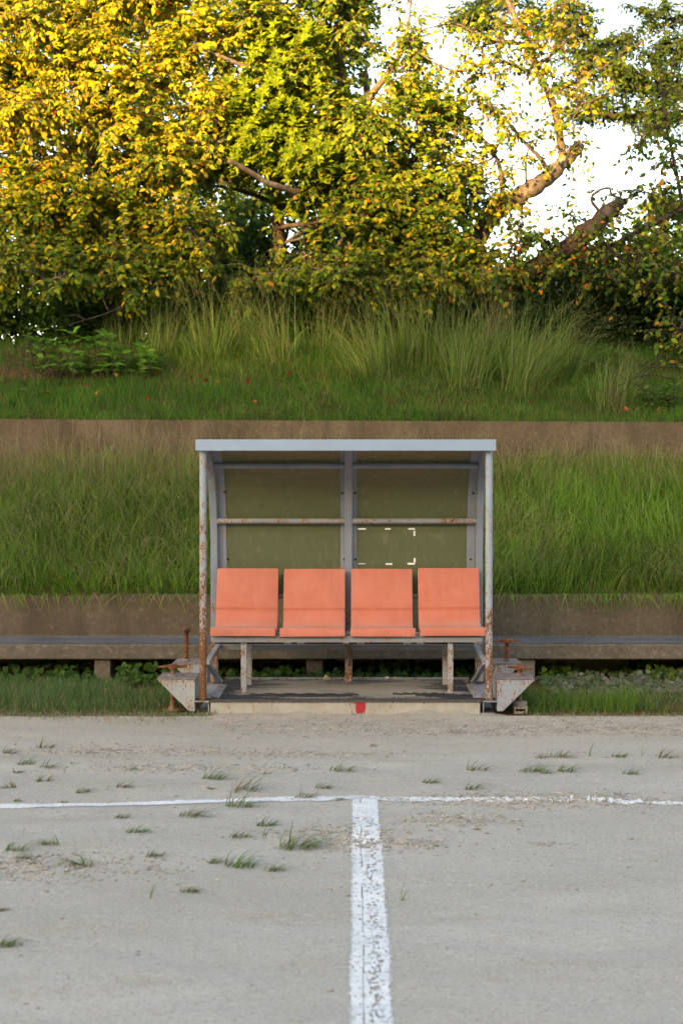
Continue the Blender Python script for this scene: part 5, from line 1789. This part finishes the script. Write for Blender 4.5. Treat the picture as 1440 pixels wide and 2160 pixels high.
# ------------------------------------------------------------------ grass tufts on the field
GB = [((.10, .20, .04), 4), ((.07, .14, .035), 2), (DRY, .9), ((.20, .22, .08), 1.6)]
DR = [((.14, .16, .06), 2.5), (DRY, 3), ((.08, .12, .035), 2)]
TUFTS = [  # px, py, width px, kind g/d/t, lean, label
    (26, 1588, 34, 'd', 1, 'faint dry grass tuft by itself near the verge, far left of the shelter'),
    (100, 1577, 44, 'd', 1, 'dry tuft with blades blown right, closest to the verge grass on the left'),
    (58, 1615, 40, 'g', 1, 'dark green flat tuft left of a paler twin, in front of the left verge'),
    (106, 1619, 42, 'd', 1, 'pale flat tuft just right of the dark green flat tuft'),
    (42, 1629, 24, 'd', 1, 'tiny dry tuft just below the dark green flat tuft'),
    (95, 1646, 40, 'd', 1, 'low dry tuft below the two flat tufts at the left'),
    (20, 1661, 36, 'd', -1, 'bushy dry tuft behind the left end of the touchline'),
    (178, 1671, 34, 'g', 1, 'small green tuft standing behind the touchline, left of a single thin blade'),
    (227, 1667, 10, 't', 1, 'single thin upright blade behind the touchline'),
    (264, 1662, 36, 'd', 1, 'brownish tuft right of the single thin blade behind the touchline'),
    (282, 1624, 18, 'g', 1, 'tiny tuft alone on bare sand between the shelter corner and the touchline'),
    (41, 1687, 20, 'g', 1, 'tiny green tuft touching the back of the touchline at its left end'),
    (133, 1691, 20, 'g', 1, 'tiny tuft growing out of the left part of the touchline'),
    (455, 1642, 54, 'g', 1, 'spiky green tuft in front of the left front post'),
    (446, 1663, 15, 'g', 1, 'tiny tuft directly below the spiky tuft before the left post'),
    (525, 1668, 80, 'd', 1, 'wide sprawling tuft just behind the touchline below the first seat'),
    (512, 1699, 66, 'g', 1, 'bright green spreading tuft growing through the touchline'),
    (648, 1681, 48, 'd', 1, 'tuft on the touchline where the chalk fades before the crossing'),
    (684, 1662, 36, 'd', 1, 'dry tuft behind the touchline just left of the halfway line'),
    (726, 1627, 54, 'g', 1, 'dark tuft between the shelter front and the chalk crossing'),
    (563, 1635, 14, 'g', 1, 'speck of grass right of the spiky tuft before the first seat'),
    (713, 1686, 20, 'g', 1, 'tiny tuft at the left side of the chalk crossing'),
    (259, 1726, 32, 'd', 1, 'thin dry tuft in front of the touchline, above a green bushy one'),
    (412, 1723, 62, 'd', 1, 'flat dark tuft in two parts in front of the touchline'),
    (293, 1755, 48, 'g', 1, 'compact green bushy tuft below the thin dry tuft'),
    (103, 1783, 42, 'g', -1, 'upright bright green tuft leaning left near the left edge'),
    (42, 1796, 55, 'g', 1, 'straggling tuft near the left edge with blades lying to the right'),
    (50, 1817, 34, 'g', 1, 'dark upright tuft right under the straggling tuft at the left edge'),
    (168, 1829, 56, 'g', -1, 'green star shaped tuft on brown sand at the left'),
    (330, 1811, 46, 'd', 1, 'dry tuft with one long blade, right of the star shaped tuft'),
    (458, 1821, 36, 'g', 1, 'small green tuft left of the long arching tuft'),
    (512, 1828, 72, 'g', 1, 'long arching tuft whose blades reach over to its right neighbour'),
    (582, 1836, 44, 'g', 1, 'tuft with upright blades at the tip of the long arching tuft'),
    (567, 1738, 48, 'g', 1, 'green tuft in front of the touchline, above a thin one'),
    (560, 1773, 30, 't', 1, 'thin tuft of two tall blades beside a flat brown tuft'),
    (510, 1770, 46, 'd', 1, 'flat brown tuft left of the thin two bladed tuft'),
    (636, 1790, 90, 'g', 1, 'biggest tuft on the sand, tall and blown to the right, left of the halfway line'),
    (402, 1879, 42, 'd', 1, 'lone dry tuft low on the left half of the field'),
    (318, 1896, 10, 't', 1, 'faint single blade left of the lone dry tuft'),
    (18, 1992, 54, 'g', 1, 'dark green tuft cut by the left edge, lowest on the field'),
    (4, 1921, 26, 'd', 1, 'faint dry tuft at the left edge above the lowest green tuft'),
    (788, 1574, 16, 'd', 1, 'tiny twiggy tuft below the red paint mark'),
    (908, 1654, 34, 'g', 1, 'small green tuft behind the faded right part of the touchline, left of a tall one'),
    (1000, 1668, 46, 'd', 1, 'tall feathery tuft leaning right behind the touchline'),
    (1010, 1624, 46, 'd', 1, 'sparse tuft on pale grit below the right jack'),
    (1125, 1628, 56, 'g', 1, 'thick dark green tuft spreading right in front of the right verge'),
    (1152, 1633, 28, 'g', 1, 'small flat tuft joined to the right end of the thick dark tuft'),
    (1196, 1628, 40, 'g', 1, 'loose green tuft right of the thick dark tuft'),
    (1145, 1597, 34, 'd', 1, 'brown tuft nearest the verge, left of a longer yellowish tuft'),
    (1190, 1597, 48, 'd', 1, 'yellowish tuft with long blades next to the brown one near the right verge'),
    (1245, 1595, 30, 't', 1, 'tall thin upright tuft of few blades near the right verge'),
    (1308, 1596, 36, 'g', 1, 'grey green tuft right of the tall thin upright one'),
    (1354, 1594, 10, 't', 1, 'single short blade near the right verge'),
    (1412, 1598, 48, 'd', 1, 'wide tuft on brown grit at the right edge of the view'),
    (1330, 1634, 34, 'g', 1, 'small tuft alone in front of the right verge, below the grey green one'),
    (850, 1899, 28, 't', 1, 'tuft of three thin blades right of the halfway line, nearest the viewer there'),
    (1008, 1754, 13, 'g', 1, 'tiny tuft alone in front of the touchline on the right half'),
    (920, 1788, 14, 'g', 1, 'tiny tuft beside the pale clods right of the halfway line'),
]
r = np.random.default_rng(99)
for (px, py, w, kd, lean, lb) in TUFTS:
    Yd = FPX * EYE / (py - VY)
    x0 = gx(px, Yd); s = Yd / FPX
    wm = w * s
    n = {'g': int(9 + w * .5), 'd': int(8 + w * .42), 't': 3 if w > 12 else 2}[kd]
    rad = wm * (.26 if kd != 't' else .08)
    a = r.uniform(0, 6.283, n)
    q = np.sqrt(r.random(n)) * rad
    X = x0 + q * np.cos(a) * 1.7 - lean * wm * .15; Y = Yd + q * np.sin(a) * .8
    P = np.stack([X, Y, gh(X, Y) - .004], 1)
    d = np.stack([np.cos(a), np.sin(a)], 1) * .35 + np.array([lean * .85, -.1])[None] + r.normal(0, .3, (n, 2))
    ang = np.arctan2(d[:, 1], d[:, 0]); bend = np.clip(np.linalg.norm(d, axis=1) * (1.0 if kd != 't' else .5) * r.uniform(.6, 1.25, n), .1, 1.12)
    H = wm * r.uniform(.3, .95, n) * (1.5 if kd == 't' else .9)
    if kd == 't': H = np.maximum(H, .06)
    c = pick(r, n, DR if kd == 'd' else GB)
    parts = [blades(P, H * 1.55, ang, bend, r.uniform(.0034, .0062, n), c, 5, None, r, droop=.2, lift=1.0 if kd == 't' else .66)]
    # dead thatch round the foot
    k = int(n * .8)
    a = r.uniform(0, 6.283, k); q = np.sqrt(r.random(k)) * rad * 1.5
    X = x0 + q * np.cos(a) * 1.4; Y = Yd + q * np.sin(a) * .8
    P = np.stack([X, Y, gh(X, Y) - .001], 1)
    parts.append(blades(P, r.uniform(.012, .04, k), r.uniform(-3.14, 3.14, k), r.uniform(.6, 1.1, k), r.uniform(.0015, .003, k), pick(r, k, [((.30, .23, .13), 3), ((.20, .15, .08), 2)]), 2, None, r, droop=.35))
    o = grass_obj('grass_tuft', parts, label=lb, kind=None, cat='grass tuft', group='grass tufts on the sand field')
    # put the origin at the tuft's foot
    off = Vector((x0, Yd, float(gh(np.array([x0]), np.array([Yd]))[0])))
    o.data.transform(Matrix.Translation(-off)); o.location = off

# ------------------------------------------------------------------ unseen wooded rise added behind the viewer, shaped to block the low sun
r = np.random.default_rng(123)
wx = np.linspace(-230, 130, 300)


def wood_top(x):  # treeline height, shaped to set where the shade ends on the trees
    h = np.interp(x, [-230, -90, -72, -67.5, -65, -63, -61.6, -60.4, -57, -20, 130], [32, 33.5, 34.2, 34.0, 33.0, 32.9, 33.9, 36.4, 37.2, 34.5, 30])
    return h + (fbm(x * .35, x * 0, 131, 3) - .5) * 1.0


ht = wood_top(wx)
lay = np.array([[-92.0, .0], [-92.4, .35], [-93.5, .7], [-94.6, .93], [-96.0, .975], [-98.0, .9], [-101, .6], [-103, 0]])
V = []
for i, x in enumerate(wx):
    for (yy, k) in lay:
        V.append((x + (float(vnoise(x * .9, yy * 3 + k * 9, 135)) - .5) * 1.2, yy + (float(vnoise(x * .5, k * 5, 136)) - .5) * 3, k * ht[i] - .05))
V = np.array(V)
k = len(lay)
F = np.array([(i * k + j, (i + 1) * k + j, (i + 1) * k + j + 1, i * k + j + 1) for i in range(len(wx) - 1) for j in range(k - 1)])
col = np.tile(np.array([(.03, .06, .012)]), (len(V), 1))
n = 16000
X = r.uniform(-150, 60, n); T = wood_top(X)
P = np.stack([X, -95.5 + r.normal(0, 1.5, n), T * (1 - .4 * r.random(n) ** 2.4) + r.normal(.1, .5, n)], 1)
lv, lf, lc = leaf_cloud(P, r.normal(0, 1, (n, 3)), r.normal(0, 1, (n, 3)), r.uniform(.5, 1.3, n), pick(r, n, DK), T_SMALL)
me = np_mesh('sun_block_woods', np.concatenate([V, lv]), [np.concatenate([F] + [f + len(V) for f in lf])], np.concatenate([col, lc]))
o = link_mesh('sun_block_woods', me, M['leaf'])
tag(o, 'unseen wood added behind the viewer to shade the field', None, None, 'stuff')
print('leaves', nl_total, 'tris', sum(len(o.data.polygons) for o in sc.objects if o.type == 'MESH'))
